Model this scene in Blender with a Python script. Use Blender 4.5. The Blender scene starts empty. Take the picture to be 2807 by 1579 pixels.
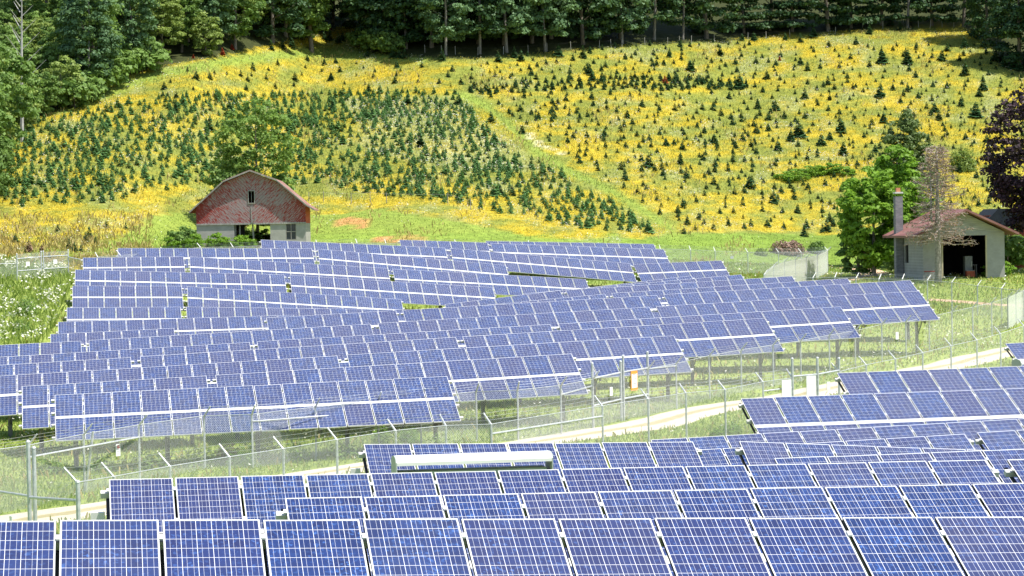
import bpy, math, random
import numpy as np
from mathutils import Matrix, Vector
random.seed(7); rng = np.random.default_rng(11)
R = math.radians
scene = bpy.context.scene
COL = scene.collection

# ------------------------------------------------------------------ camera model
W0, H0, F = 2807.0, 1579.0, 7100.0
PITCH, ROLL, YAW, TILT = R(1.356), R(1.039), R(9.576), R(24.48)
cp, sp, cr_, sr_ = math.cos(PITCH), math.sin(PITCH), math.cos(ROLL), math.sin(ROLL)
def ray(x, y):
    u, v = x - W0/2, -(y - H0/2)
    u, v = u*cr_ + v*sr_, -u*sr_ + v*cr_
    return np.array([u/F, cp + v/F*sp, -sp + v/F*cp])
def proj(P):
    P = np.atleast_2d(P)
    y = P[:, 1]*cp - P[:, 2]*sp; z = P[:, 1]*sp + P[:, 2]*cp
    u, v = F*P[:, 0]/y, F*z/y
    return W0/2 + u*cr_ - v*sr_, H0/2 - (u*sr_ + v*cr_)
cd = bpy.data.cameras.new('camera'); cam = bpy.data.objects.new('camera', cd); COL.objects.link(cam)
cd.lens = 36*F/W0; cd.clip_end = 3000; cd.clip_start = 0.5
right = Vector((cr_, -sr_*sp, -sr_*cp)); fwd = Vector((0, cp, -sp)); upv = right.cross(fwd)
cam.matrix_world = Matrix((( right.x, upv.x, -fwd.x, 0), (right.y, upv.y, -fwd.y, 0), (right.z, upv.z, -fwd.z, 0), (0, 0, 0, 1)))
scene.camera = cam

# ------------------------------------------------------------------ light
SUN = Vector((1.0, -0.42, 2.3)).normalized()
sl = bpy.data.lights.new('sun', 'SUN'); sl.energy = 5.0; sl.angle = R(0.5); sl.color = (1.0, 0.955, 0.88)
so = bpy.data.objects.new('sun', sl); COL.objects.link(so)
so.rotation_euler = SUN.to_track_quat('Z', 'Y').to_euler()
w = bpy.data.worlds.new('World'); scene.world = w; w.use_nodes = True
nt = w.node_tree; nt.nodes.clear()
sky = nt.nodes.new('ShaderNodeTexSky'); sky.sky_type = 'NISHITA'; sky.sun_disc = False
sky.sun_elevation = math.asin(SUN.z); sky.sun_rotation = math.atan2(SUN.x, SUN.y)
sky.air_density = 1.2; sky.dust_density = 1.5; sky.altitude = 700
bg = nt.nodes.new('ShaderNodeBackground'); bg.inputs[1].default_value = 0.12
wo = nt.nodes.new('ShaderNodeOutputWorld')
nt.links.new(sky.outputs[0], bg.inputs[0]); nt.links.new(bg.outputs[0], wo.inputs[0])
scene.view_settings.view_transform = 'Standard'; scene.view_settings.look = 'None'
scene.view_settings.exposure = 0.62
scene.view_settings.gamma = 1
scene.cycles.transparent_max_bounces = 24; scene.cycles.max_bounces = 6
scene.cycles.diffuse_bounces = 3; scene.cycles.glossy_bounces = 3
scene.cycles.use_denoising = True

# ------------------------------------------------------------------ node helper
class NM:
    def __init__(s, name, rough=0.8, spec=0.3, metal=0.0):
        s.m = bpy.data.materials.new(name); s.m.use_nodes = True
        s.t = s.m.node_tree; s.t.nodes.clear()
        s.o = s.t.nodes.new('ShaderNodeOutputMaterial'); s.b = s.t.nodes.new('ShaderNodeBsdfPrincipled')
        s.t.links.new(s.b.outputs[0], s.o.inputs[0])
        s.b.inputs['Roughness'].default_value = rough; s.b.inputs['Specular IOR Level'].default_value = spec
        s.b.inputs['Metallic'].default_value = metal
    def n(s, typ, **k):
        nd = s.t.nodes.new(typ)
        for a, v in k.items():
            if hasattr(nd, a): setattr(nd, a, v)
            else: nd.inputs[a.replace('_', ' ')].default_value = v
        return nd
    def l(s, a, b): s.t.links.new(a, b)
    def val(s, v, sock):
        if hasattr(v, 'is_linked') or isinstance(v, bpy.types.NodeSocket): s.l(v, sock)
        else: sock.default_value = v
    def math(s, op, a, b=None, c=None, clamp=False):
        nd = s.t.nodes.new('ShaderNodeMath'); nd.operation = op; nd.use_clamp = clamp
        for i, v in enumerate((a, b, c)):
            if v is not None: s.val(v, nd.inputs[i])
        return nd.outputs[0]
    def mix(s, f, a, b, typ='MIX'):
        nd = s.t.nodes.new('ShaderNodeMix'); nd.data_type = 'RGBA'; nd.blend_type = typ
        s.val(f, nd.inputs[0])
        for v, i in ((a, 6), (b, 7)):
            if isinstance(v, tuple): nd.inputs[i].default_value = (*v[:3], 1)
            else: s.l(v, nd.inputs[i])
        return nd.outputs[2]
    def ramp(s, f, stops, interp='LINEAR'):
        nd = s.t.nodes.new('ShaderNodeValToRGB'); nd.color_ramp.interpolation = interp
        e = nd.color_ramp.elements
        while len(e) < len(stops): e.new(0.5)
        for el, (p, c) in zip(e, stops):
            el.position = p; el.color = (*c, 1) if isinstance(c, tuple) else (c, c, c, 1)
        s.l(f, nd.inputs[0]); return nd.outputs[0]
    def coord(s, which='Object'): return s.n('ShaderNodeTexCoord').outputs[which]
    def noise(s, vec, scale, detail=4, rough=0.6, out='Fac'):
        nd = s.n('ShaderNodeTexNoise'); nd.inputs['Scale'].default_value = scale
        nd.inputs['Detail'].default_value = detail; nd.inputs['Roughness'].default_value = rough
        if vec is not None: s.l(vec, nd.inputs['Vector'])
        return nd.outputs[out]
    def mapping(s, vec, scale=(1, 1, 1), rot=(0, 0, 0)):
        nd = s.n('ShaderNodeMapping'); nd.inputs['Scale'].default_value = scale; nd.inputs['Rotation'].default_value = rot
        s.l(vec, nd.inputs[0]); return nd.outputs[0]
    def base(s, c): s.val(c if not isinstance(c, tuple) else (*c, 1), s.b.inputs['Base Color']); return s
    def bump(s, h, strength=0.5, dist=0.02):
        nd = s.n('ShaderNodeBump'); nd.inputs['Strength'].default_value = strength; nd.inputs['Distance'].default_value = dist
        s.l(h, nd.inputs['Height']); s.l(nd.outputs[0], s.b.inputs['Normal'])

def noisy(name, c1, c2, scale=3, rough=0.8, spec=0.3, metal=0.0, bump=0.0, lo=0.35, hi=0.65, stretch=(1, 1, 1)):
    m = NM(name, rough, spec, metal)
    f = m.noise(m.mapping(m.coord(), stretch), scale)
    m.base(m.ramp(f, [(lo, c1), (hi, c2)]))
    if bump: m.bump(f, bump)
    return m.m
MAT = {}
MAT['alu'] = noisy('frame_aluminium', (0.58, 0.58, 0.57), (0.70, 0.70, 0.68), 6, 0.45, 0.5)
MAT['galv'] = noisy('galvanised_steel', (0.42, 0.44, 0.45), (0.62, 0.63, 0.63), 9, 0.5, 0.5, 0.25)
MAT['galv_dark'] = noisy('weathered_steel', (0.10, 0.10, 0.10), (0.2, 0.2, 0.19), 6, 0.6, 0.4)
MAT['white_rail'] = noisy('white_rail_metal', (0.60, 0.59, 0.56), (0.74, 0.73, 0.70), 3, 0.5, 0.4)
MAT['back_and_shade'] = noisy('panel_back_and_shadow_side', (0.03, 0.03, 0.035), (0.05, 0.05, 0.055), 5, 0.6)
MAT['sign_white'] = noisy('sign_white', (0.78, 0.78, 0.76), (0.84, 0.84, 0.82), 5, 0.5)
MAT['sign_red'] = noisy('sign_red', (0.6, 0.06, 0.05), (0.7, 0.09, 0.07), 5, 0.5)
MAT['sign_orange'] = noisy('sign_orange', (0.85, 0.30, 0.04), (0.9, 0.36, 0.06), 5, 0.5)
MAT['sign_grey'] = noisy('sign_grey_print', (0.3, 0.3, 0.32), (0.38, 0.38, 0.4), 5, 0.5)
MAT['box_white'] = noisy('cabinet_white', (0.78, 0.76, 0.72), (0.84, 0.83, 0.8), 2, 0.4, 0.5)
MAT['box_grey'] = noisy('cabinet_grey', (0.36, 0.40, 0.36), (0.42, 0.46, 0.41), 2, 0.5)
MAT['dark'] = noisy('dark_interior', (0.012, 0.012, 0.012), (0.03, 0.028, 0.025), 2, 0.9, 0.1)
MAT['bark'] = noisy('bark', (0.10, 0.085, 0.07), (0.26, 0.23, 0.19), 8, 0.9, 0.1, bump=0.5, stretch=(1, 1, 0.25))
MAT['bark_forest'] = noisy('forest_bark', (0.13, 0.12, 0.105), (0.27, 0.255, 0.23), 6, 0.9, 0.1, stretch=(1, 1, 0.3))
MAT['bark_pale'] = noisy('pale_bark', (0.28, 0.27, 0.25), (0.5, 0.49, 0.46), 6, 0.9, 0.1, stretch=(1, 1, 0.3))
MAT['wood_grey'] = noisy('grey_wood', (0.22, 0.2, 0.18), (0.4, 0.38, 0.35), 12, 0.85, 0.1, stretch=(1, 1, 0.2))

def cells_material():
    m = NM('solar_cells', 0.3, 0.3)
    uv = m.n('ShaderNodeUVMap').outputs[0]
    sx = m.n('ShaderNodeSeparateXYZ'); m.l(uv, sx.inputs[0])
    u, v = sx.outputs[0], sx.outputs[1]
    fu, fv = m.math('FRACT', u), m.math('FRACT', v)
    du, dv = m.math('ABSOLUTE', m.math('SUBTRACT', fu, 0.5)), m.math('ABSOLUTE', m.math('SUBTRACT', fv, 0.5))
    edge = m.math('MAXIMUM', m.math('GREATER_THAN', du, 0.484), m.math('GREATER_THAN', dv, 0.484))
    bus = m.math('LESS_THAN', m.math('ABSOLUTE', m.math('SUBTRACT', du, 0.2)), 0.009)
    oi = m.n('ShaderNodeObjectInfo').outputs['Random']
    fl = m.n('ShaderNodeVectorMath', operation='FLOOR'); m.l(uv, fl.inputs[0])
    cb = m.n('ShaderNodeCombineXYZ'); m.l(m.math('MULTIPLY', oi, 91.7), cb.inputs[2])
    ad = m.n('ShaderNodeVectorMath', operation='ADD'); m.l(fl.outputs[0], ad.inputs[0]); m.l(cb.outputs[0], ad.inputs[1])
    wn = m.n('ShaderNodeTexWhiteNoise', noise_dimensions='3D'); m.l(ad.outputs[0], wn.inputs[0])
    ad2 = m.n('ShaderNodeVectorMath', operation='ADD'); m.l(uv, ad2.inputs[0]); m.l(cb.outputs[0], ad2.inputs[1])
    vo = m.n('ShaderNodeTexVoronoi', voronoi_dimensions='3D'); vo.inputs['Scale'].default_value = 5.5; m.l(ad2.outputs[0], vo.inputs['Vector'])
    vs = m.n('ShaderNodeSeparateColor'); m.l(vo.outputs['Color'], vs.inputs[0])
    cell = m.mix(wn.outputs[0], (0.004, 0.016, 0.088), (0.009, 0.036, 0.165))
    patch = m.noise(ad2.outputs[0], 0.45, 2, 0.5)
    fleck = m.math('MULTIPLY', m.math('POWER', vs.outputs[0], 6.0), m.math('MULTIPLY_ADD', patch, 2.6, -0.85, clamp=True))
    cell = m.mix(m.math('MULTIPLY', vs.outputs[1], 0.35), cell, (0.013, 0.021, 0.06))
    cell = m.mix(fleck, cell, (0.06, 0.17, 0.48))
    # whole panels differ a little: some bluer, some more violet
    cell = m.mix(m.math('MULTIPLY', m.math('FRACT', m.math('MULTIPLY', oi, 7.31)), 0.60), cell, (0.024, 0.026, 0.100))
    dust = m.math('MULTIPLY', m.math('FRACT', m.math('MULTIPLY', oi, 13.7)), m.noise(ad2.outputs[0], 0.25, 3, 0.6))
    cell = m.mix(m.math('MULTIPLY', dust, 0.09), cell, (0.30, 0.29, 0.27))
    c = m.mix(bus, cell, (0.50, 0.52, 0.58)); c = m.mix(edge, c, (0.74, 0.74, 0.74))
    m.base(c)
    m.b.inputs['Coat Weight'].default_value = 0.22; m.b.inputs['Coat Roughness'].default_value = 0.12
    m.b.inputs['Roughness'].default_value = 0.45
    return m.m
MAT['cells'] = cells_material()

def mesh_material(name, col, pitch, wid):
    m = NM(name, 0.45, 0.5, 0.2); m.base(col)
    uv = m.n('ShaderNodeUVMap').outputs[0]
    sx = m.n('ShaderNodeSeparateXYZ'); m.l(uv, sx.inputs[0])
    u, v = sx.outputs[0], sx.outputs[1]
    k = 1.0/pitch
    a = m.math('MULTIPLY', m.math('ADD', m.math('MULTIPLY', u, 1.25), v), k)
    b = m.math('MULTIPLY', m.math('SUBTRACT', m.math('MULTIPLY', u, 1.25), v), k)
    d = m.math('MINIMUM', m.math('ABSOLUTE', m.math('SUBTRACT', m.math('FRACT', a), 0.5)),
                          m.math('ABSOLUTE', m.math('SUBTRACT', m.math('FRACT', b), 0.5)))
    wire = m.math('LESS_THAN', d, wid)
    tr = m.n('ShaderNodeBsdfTransparent'); mx = m.n('ShaderNodeMixShader')
    m.l(wire, mx.inputs[0]); m.l(tr.outputs[0], mx.inputs[1]); m.l(m.b.outputs[0], mx.inputs[2]); m.l(mx.outputs[0], m.o.inputs[0])
    return m.m
MAT['mesh'] = mesh_material('chain_link_wire', (0.62, 0.63, 0.62), 0.085, 0.070)
MAT['slats'] = mesh_material('slatted_chain_link', (0.72, 0.73, 0.70), 0.085, 0.30)

def leaf_material(name, dark, light, transl=0.35, hue=0.0, grey=(0.5, 0.5, 0.5)):
    m = NM(name, 0.55, 0.25)
    at = m.n('ShaderNodeAttribute', attribute_name='tint'); 
    oi = m.n('ShaderNodeObjectInfo').outputs['Random']
    f = m.math('ADD', m.math('MULTIPLY', at.outputs['Fac'], 0.75), m.math('MULTIPLY', oi, 0.3), clamp=True)
    c = m.mix(f, dark, light); m.base(c)
    tl = m.n('ShaderNodeBsdfTranslucent'); m.l(m.mix(0.25, c, (0.25, 0.4, 0.02)), tl.inputs[0])
    mx = m.n('ShaderNodeMixShader'); mx.inputs[0].default_value = transl
    m.l(m.b.outputs[0], mx.inputs[1]); m.l(tl.outputs[0], mx.inputs[2]); m.l(mx.outputs[0], m.o.inputs[0])
    return m.m
L = MAT
L['leaf_mid'] = leaf_material('leaves_mid_green', (0.085, 0.165, 0.035), (0.250, 0.380, 0.090))
L['leaf_dark'] = leaf_material('leaves_dark_green', (0.020, 0.056, 0.026), (0.085, 0.165, 0.055), 0.25)
L['leaf_blue'] = leaf_material('leaves_cool_green', (0.055, 0.120, 0.055), (0.180, 0.300, 0.125), 0.3)
L['leaf_olive'] = leaf_material('leaves_olive_green', (0.130, 0.195, 0.040), (0.340, 0.430, 0.100))
L['leaf_light'] = leaf_material('leaves_light_green', (0.110, 0.190, 0.035), (0.260, 0.400, 0.085), 0.4)
L['leaf_deep'] = leaf_material('leaves_deep_olive', (0.045, 0.080, 0.022), (0.150, 0.210, 0.060), 0.25)
L['leaf_bright'] = leaf_material('leaves_bright_green', (0.100, 0.210, 0.018), (0.300, 0.500, 0.055), 0.45)
L['leaf_purple'] = leaf_material('leaves_purple_maple', (0.010, 0.006, 0.008), (0.070, 0.036, 0.046), 0.06)
L['needle'] = leaf_material('conifer_needles', (0.028, 0.082, 0.030), (0.070, 0.155, 0.050), 0.12)
L['needle_dense'] = leaf_material('young_conifer_needles', (0.085, 0.200, 0.060), (0.180, 0.350, 0.110), 0.15)
L['needle_red'] = leaf_material('dead_red_needles', (0.26, 0.035, 0.015), (0.45, 0.08, 0.03), 0.1)
L['needle_brown'] = leaf_material('dead_brown_twigs', (0.16, 0.10, 0.07), (0.38, 0.24, 0.16), 0.1)
L['brush'] = leaf_material('dry_brush', (0.20, 0.12, 0.09), (0.50, 0.35, 0.27), 0.1)
L['yellow'] = leaf_material('yellow_petals', (0.68, 0.50, 0.030), (0.94, 0.77, 0.090), 0.3)
L['white'] = leaf_material('white_petals', (0.70, 0.68, 0.52), (0.88, 0.86, 0.78), 0.25)
L['grass'] = leaf_material('grass_blades', (0.150, 0.230, 0.035), (0.380, 0.460, 0.110), 0.4)
L['olive_grass'] = leaf_material('olive_grass_blades', (0.150, 0.190, 0.040), (0.330, 0.360, 0.095), 0.4)
L['straw'] = leaf_material('dry_grass_blades', (0.30, 0.23, 0.08), (0.56, 0.45, 0.17), 0.3)

# ------------------------------------------------------------------ mesh helpers
class MB:
    """collects simple solids; build() links them as one mesh object"""
    def __init__(s): s.v = []; s.f = []; s.m = []; s.uv = {}
    def add(s, vs, fs, mi=0):
        b = len(s.v); s.v += [tuple(map(float, p)) for p in vs]
        for f in fs: s.f.append(tuple(b+i for i in f)); s.m.append(mi)
    def box(s, c, sz, mi=0, M=None):
        x, y, z = sz[0]/2, sz[1]/2, sz[2]/2
        vs = [Vector((i*x, j*y, k*z)) for i in (-1, 1) for j in (-1, 1) for k in (-1, 1)]
        if M is not None: vs = [M @ p for p in vs]
        vs = [p + Vector(c) for p in vs]
        s.add(vs, [(0, 1, 3, 2), (4, 6, 7, 5), (0, 4, 5, 1), (2, 3, 7, 6), (0, 2, 6, 4), (1, 5, 7, 3)], mi)
    def quad(s, a, b, c, d, mi=0): s.add([a, b, c, d], [(0, 1, 2, 3)], mi)
    def prism(s, pts, y0, y1, mi=0):   # polygon in xz extruded along y
        n = len(pts); vs = [(p[0], y0, p[1]) for p in pts] + [(p[0], y1, p[1]) for p in pts]
        s.add(vs, [tuple(range(n))[::-1] if False else tuple(range(n)), tuple(range(2*n-1, n-1, -1))] + [(i, i+n, (i+1) % n + n, (i+1) % n) for i in range(n)], mi)
    def tube(s, pts, rad, n=6, mi=0, cap=True):
        pts = [Vector(p) for p in pts]; b = len(s.v); rings = []
        if not hasattr(rad, '__len__'): rad = [rad]*len(pts)
        for i, p in enumerate(pts):
            d = (pts[min(i+1, len(pts)-1)] - pts[max(i-1, 0)]).normalized()
            a = d.orthogonal().normalized() if i == 0 else (a - d*a.dot(d)).normalized()
            c = d.cross(a)
            s.v += [tuple(p + (a*math.cos(t) + c*math.sin(t))*rad[i]) for t in [2*math.pi*k/n for k in range(n)]]
        for i in range(len(pts)-1):
            for k in range(n):
                s.f.append((b+i*n+k, b+i*n+(k+1) % n, b+(i+1)*n+(k+1) % n, b+(i+1)*n+k)); s.m.append(mi)
        if cap:
            s.f.append(tuple(b+k for k in range(n))[::-1]); s.m.append(mi)
            e = b+(len(pts)-1)*n; s.f.append(tuple(e+k for k in range(n))); s.m.append(mi)
    def mesh(s, name, mats, smooth=False):
        me = bpy.data.meshes.new(name); me.from_pydata(s.v, [], s.f)
        for m in (mats if isinstance(mats, (list, tuple)) else [mats]): me.materials.append(m)
        me.polygons.foreach_set('material_index', s.m)
        if smooth: me.polygons.foreach_set('use_smooth', [True]*len(s.f))
        me.update(); return me
    def build(s, name, mats, parent=None, smooth=False):
        return link(name, s.mesh(name, mats, smooth), parent)
def link(name, me, parent=None):
    o = bpy.data.objects.new(name, me); COL.objects.link(o)
    if parent is not None: o.parent = parent
    return o
def quads_mesh(name, P, A, B, mat, tint=None):
    """many small leaf-sized faces: centres P, half axes A and B"""
    P, A, B = (np.asarray(q, dtype=np.float32) for q in (P, A, B)); n = len(P)
    co = np.empty((n, 4, 3), np.float32)
    co[:, 0] = P - A - B; co[:, 1] = P + A - B*0.6; co[:, 2] = P + A*0.7 + B; co[:, 3] = P - A*0.8 + B*0.8
    me = bpy.data.meshes.new(name)
    me.vertices.add(4*n); me.vertices.foreach_set('co', co.ravel())
    me.loops.add(4*n); me.loops.foreach_set('vertex_index', np.arange(4*n, dtype=np.int32))
    me.polygons.add(n); me.polygons.foreach_set('loop_start', np.arange(0, 4*n, 4, dtype=np.int32))
    me.polygons.foreach_set('loop_total', np.full(n, 4, np.int32))
    if tint is None: tint = rng.random(n)
    at = me.attributes.new('tint', 'FLOAT', 'FACE'); at.data.foreach_set('value', np.asarray(tint, np.float32))
    me.materials.append(mat); me.update(); me.validate(); return me
def tag(o, label=None, cat=None, group=None, kind=None):
    if label: o['label'] = label
    if cat: o['category'] = cat
    if group: o['group'] = group
    if kind: o['kind'] = kind
    return o
def empty(name, loc, rz=0.0):
    o = bpy.data.objects.new(name, None); COL.objects.link(o); o.location = loc; o.rotation_euler = (0, 0, rz)
    o.empty_display_size = 0.3; return o
def copy_thing(root, loc, rz=0.0, sc=1.0, label=None):
    c = root.copy(); COL.objects.link(c); c.location = loc; c.rotation_euler = (0, 0, rz)
    c.scale = sc if hasattr(sc, '__len__') else (sc, sc, sc)
    if label: c['label'] = label
    for ch in root.children:
        d = ch.copy(); COL.objects.link(d); d.parent = c
    return c
def unit(n):
    v = rng.normal(size=(n, 3)); return v/np.linalg.norm(v, axis=1)[:, None]
class VNoise:
    def __init__(s, seed): s.g = np.random.default_rng(seed).random((256, 256))
    def one(s, x, y):
        xi, yi = np.floor(x).astype(int), np.floor(y).astype(int); fx, fy = x-xi, y-yi
        fx, fy = fx*fx*(3-2*fx), fy*fy*(3-2*fy); g = s.g; a = lambda i, j: g[(xi+i) % 256, (yi+j) % 256]
        return (a(0, 0)*(1-fx)+a(1, 0)*fx)*(1-fy) + (a(0, 1)*(1-fx)+a(1, 1)*fx)*fy
    def __call__(s, x, y, sc, oc=3):
        r = 0; t = 0; am = 1.0
        for k in range(oc):
            r = r + am*s.one(np.asarray(x)/sc*2**k + 17.3*k, np.asarray(y)/sc*2**k + 5.1*k); t += am; am *= 0.5
        return r/t
def inpoly(px, py, poly):
    px, py = np.atleast_1d(px), np.atleast_1d(py); ins = np.zeros(px.shape, bool); n = len(poly)
    for i in range(n):
        x1, y1 = poly[i]; x2, y2 = poly[(i+1) % n]
        if y1 == y2: continue
        c = ((y1 > py) != (y2 > py)) & (px < (x2-x1)*(py-y1)/(y2-y1) + x1)
        ins ^= c
    return ins

# ------------------------------------------------------------------ solar tables, measured
T = {'a': (1330.6, 660.5, 1792.4, 668.9, 14), 'b1': (1094.3, 657.3, 1336.4, 665, 7), 'b2': (1343.8, 666.8, 1819.7, 683.5, 14),
 'c1': (714.2, 656.9, 1220.1, 679.3, 14), 'c2': (1233.7, 680.4, 1727.4, 722.3, 14), 'c3': (1734.8, 724.4, 1978, 713.9, 7),
 'd1': (321.8, 680, 855.3, 681, 14), 'd2': (870.6, 682.1, 1386.8, 727.1, 14),
 'e1': (226.4, 706.2, 504.1, 703.5, 7), 'e2': (519.3, 703.5, 1063.5, 735.5, 14), 'e3': (1075.5, 737, 1605.9, 765.3, 14),
 'f1': (205.4, 739.1, 779.8, 752.7, 14), 'f2': (793.5, 753.8, 1350.5, 787.9, 14),
 'g1': (198.1, 783.7, 498.9, 784.2, 7), 'g2': (512.6, 785.2, 1100.2, 820.2, 14),
 'h1': (182.4, 843.3, 495.8, 841.2, 7), 'h2': (509.4, 841.2, 1122, 849, 14),
 'i1': (158.3, 882.7, 806.1, 863.4, 14), 'j1': (137.3, 916.2, 477.9, 899.5, 7),
 'x1': (1218, 834.5, 1535.6, 795.7, 7), 'q': (1549.3, 795.1, 2171.9, 756.9, 14),
 'o': (1606, 789, 1895.7, 755.6, 7), 'p': (1433, 805, 2032.5, 752.3, 14),
 'r0': (1334, 836, 1659.3, 805.5, 7), 'r1': (1675, 804.1, 2323.9, 762.8, 14),
 's1': (728.5, 871.2, 1086, 851.2, 7), 's2': (1102.1, 850.2, 1801.9, 809.3, 14), 's3': (1817.6, 807.2, 2495.8, 768, 14),
 't0': (-180, 955.6, 223.3, 934, 7), 't1': (242.1, 933, 1016.7, 887.9, 14), 't2': (1034.6, 885.8, 1780.9, 841.2, 14), 't3': (1796.6, 840.3, 2519.9, 797.4, 14),
 'u0': (-163, 988.4, 685.4, 937.8, 14), 'u1': (702.9, 936, 1509.4, 889, 14), 'u2': (1529.3, 887.9, 2305, 840.3, 14),
 'v0': (-92, 1006.3, 359.7, 979.4, 7), 'v1': (382.7, 977.5, 1250.3, 924.1, 14), 'v2': (1266.5, 923, 2097.5, 871.6, 14),
 'w0': (-23, 1032, 925.8, 974.9, 14), 'w1': (949.5, 972.3, 1848.6, 919.7, 14),
 'y0': (58.6, 1059.1, 566.8, 1029.4, 7), 'y1': (589, 1027.9, 1567.9, 969.4, 14), 'z': (148.4, 1082.5, 1227, 1031.3, 14),
 'N1': (159.2, 1426.6, 2558.2, 1417, 9), 'N2': (776.4, 1365.7, 2661, 1326.8, 9), 'N3': (295, 1314, 2703.7, 1259.7, 14),
 'N3b': (2758.1, 1259.7, 3840, 1236, 7),
 'N4': (994.3, 1217.8, 1902, 1211, 7), 'N4b': (2023.6, 1210, 2647.5, 1231.7, 5),
 'N5': (1865, 1236, 2646, 1188.4, 7), 'N5b': (2676, 1185.8, 3418, 1141, 7), 'N6': (1781.2, 1206, 2788.1, 1147.6, 10), 'N7': (2119.5, 1257, 2690, 1234.5, 4),
 'N8': (2029, 1092.2, 2752.3, 1065.8, 8), 'N9': (2292.2, 1022.4, 2789.1, 1003.7, 6), 'N10': (2754.2, 941.6, 3217, 918, 7)}
EXT = {'N1': (2, 3), 'N2': (0, 5), 'N4b': (0, 2), 'N6': (0, 4), 'N7': (0, 10), 'N8': (0, 6), 'N9': (0, 8)}   # modules continuing outside the frame
hdir = np.array([math.cos(YAW), math.sin(YAW)])
def table_ends(t):
    rL, rR = ray(t[0], t[1]), ray(t[2], t[3]); c = lambda a: a[0]*hdir[1] - a[1]*hdir[0]
    k = c(rL)/c(rR); tL = t[4]/np.linalg.norm(k*rR - rL); return tL*rL, k*tL*rR
TAB = {}
for nm, t in T.items():
    A, B = table_ends(t); n = t[4]; s = (B - A)/n; e = EXT.get(nm, (0, 0))
    TAB[nm] = (A - s*e[0], B + s*e[1], n + e[0] + e[1])
HTOP = 2.3      # height of an upper table edge over the ground
SLANT = 3.35
upd = np.array([-math.sin(YAW), math.cos(YAW)])

# ------------------------------------------------------------------ terrain
ctl = []
for nm, (A, B, n) in TAB.items():
    for q in (0, 0.5, 1):
        P = A + (B - A)*q; c = P[:2] - upd*1.4
        ctl.append((c[0], c[1], P[2] - HTOP, 1.0))
def at_d(px, py, d, up=0.0):
    r = ray(px, py); r = r*(d/r[1]); return (r[0], r[1], r[2] - up)
for a in [(550, 678, 206, 1.85), (979, 666, 209, 1.85), (1893, 684.6, 214, 1.85), (2050, 691, 217, 1.85), (2269, 687, 230, 1.85),
          (2542, 768, 164, 1.85), (2679, 782.7, 160, 1.85), (2745, 790.6, 157, 1.85), (2560, 763, 185, 0), (2750, 752, 190, 0), (690, 690, 222, 0), (560, 692, 220, 0),
          (47, 763, 182, 0), (187, 746, 183, 0), (1943, 974.6, 121, 1.85), (2272, 918, 133, 1.85), (2482, 881.4, 141, 1.85), (2666, 842, 148, 1.85), (2762, 816, 150, 1.85),
          (380, 1164.6, 96, 1.85), (213, 1322, 60, 1.85), (629, 1252, 69, 1.85), (923, 1204.6, 77, 1.85), (1346, 1162, 83, 1.85), (1776, 1092.8, 93, 1.85), (2300, 1019, 105, 1.85), (2678, 932, 118, 1.85)]:
    p = at_d(*a); ctl.append((p[0], p[1], p[2], 2.0))
TOE = [(-120, 196, -2.2), (-60, 196, -2.4), (-36, 197, -2.4), (-24, 224, -1.7), (-8, 214, -3.0), (6, 220, -3.2), (16, 222, -4.0), (30, 232, -4.4), (60, 235, -4.2), (120, 235, -4)]
tx, ty, tz = (np.array(c) for c in zip(*TOE))
def hillz(x, y):
    y0 = np.interp(x, tx, ty); z0 = np.interp(x, tx, tz); d = y - y0
    s = 0.205; r = np.where(d < 0, 0.02*d, np.where(d < 16, s*d*d/32, s*(d - 8)))
    r = r + 0.10*np.clip(d - 95, 0, 400)          # steeper wooded slope above the nursery
    r = r + 0.9*np.exp(-((y - 292)/9)**2)*np.exp(-((x + 15)/22)**2)
    return z0 + r
vn = VNoise(3)
for x in np.arange(-120, 121, 8):
    for d in (10, 18, 26, 34): 
        y = np.interp(x, tx, ty) + d; ctl.append((x, y, float(hillz(x, y)), 1.0))
for x in (-120, -95, -70): 
    for y in np.arange(20, 200, 20): ctl.append((x, y, -5.0 + (y > 150)*2, 0.3))
for x in (60, 85, 120):
    for y in np.arange(20, 220, 20): ctl.append((x, y, -5.0 - (60 < y < 150)*1.0, 0.3))
ctl = np.array(ctl)
GX = np.arange(-150, 151, 2.0); GY = np.arange(2, 231, 2.0)
def mls(x, y):
    dx = ctl[:, 0] - x; dy = ctl[:, 1] - y; s2 = 2*9.0**2
    wt = ctl[:, 3]*(np.exp(-(dx*dx + dy*dy)/s2) + 3e-4*np.exp(-(dx*dx + dy*dy)/(2*40.0**2)) + 1e-9)
    Q = np.stack([np.ones_like(dx), dx, dy], 1); Aw = Q.T @ (Q*wt[:, None]); Aw[1, 1] += 6*wt.sum(); Aw[2, 2] += 6*wt.sum()
    return np.linalg.solve(Aw, Q.T @ (wt*ctl[:, 2]))[0]
GZ = np.array([[mls(x, y) for x in GX] for y in GY])
def ground(x, y):
    x = np.atleast_1d(np.asarray(x, float)); y = np.atleast_1d(np.asarray(y, float))
    i = np.clip((x - GX[0])/2, 0, len(GX) - 1.001); j = np.clip((y - GY[0])/2, 0, len(GY) - 1.001)
    a, b = i.astype(int), j.astype(int); u, v = i - a, j - b
    zl = (GZ[b, a]*(1-u) + GZ[b, a+1]*u)*(1-v) + (GZ[b+1, a]*(1-u) + GZ[b+1, a+1]*u)*v
    y0 = np.interp(x, tx, ty); k = np.clip((y - y0 + 2)/16, 0, 1); k = k*k*(3-2*k)
    z = zl*(1-k) + hillz(x, y)*k
    return z + (vn(x, y, 7.0, 3) - 0.5)*(0.25 + 0.7*np.clip((y - 235)/40, 0, 1))
def g1(x, y): return float(ground(x, y)[0])
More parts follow.
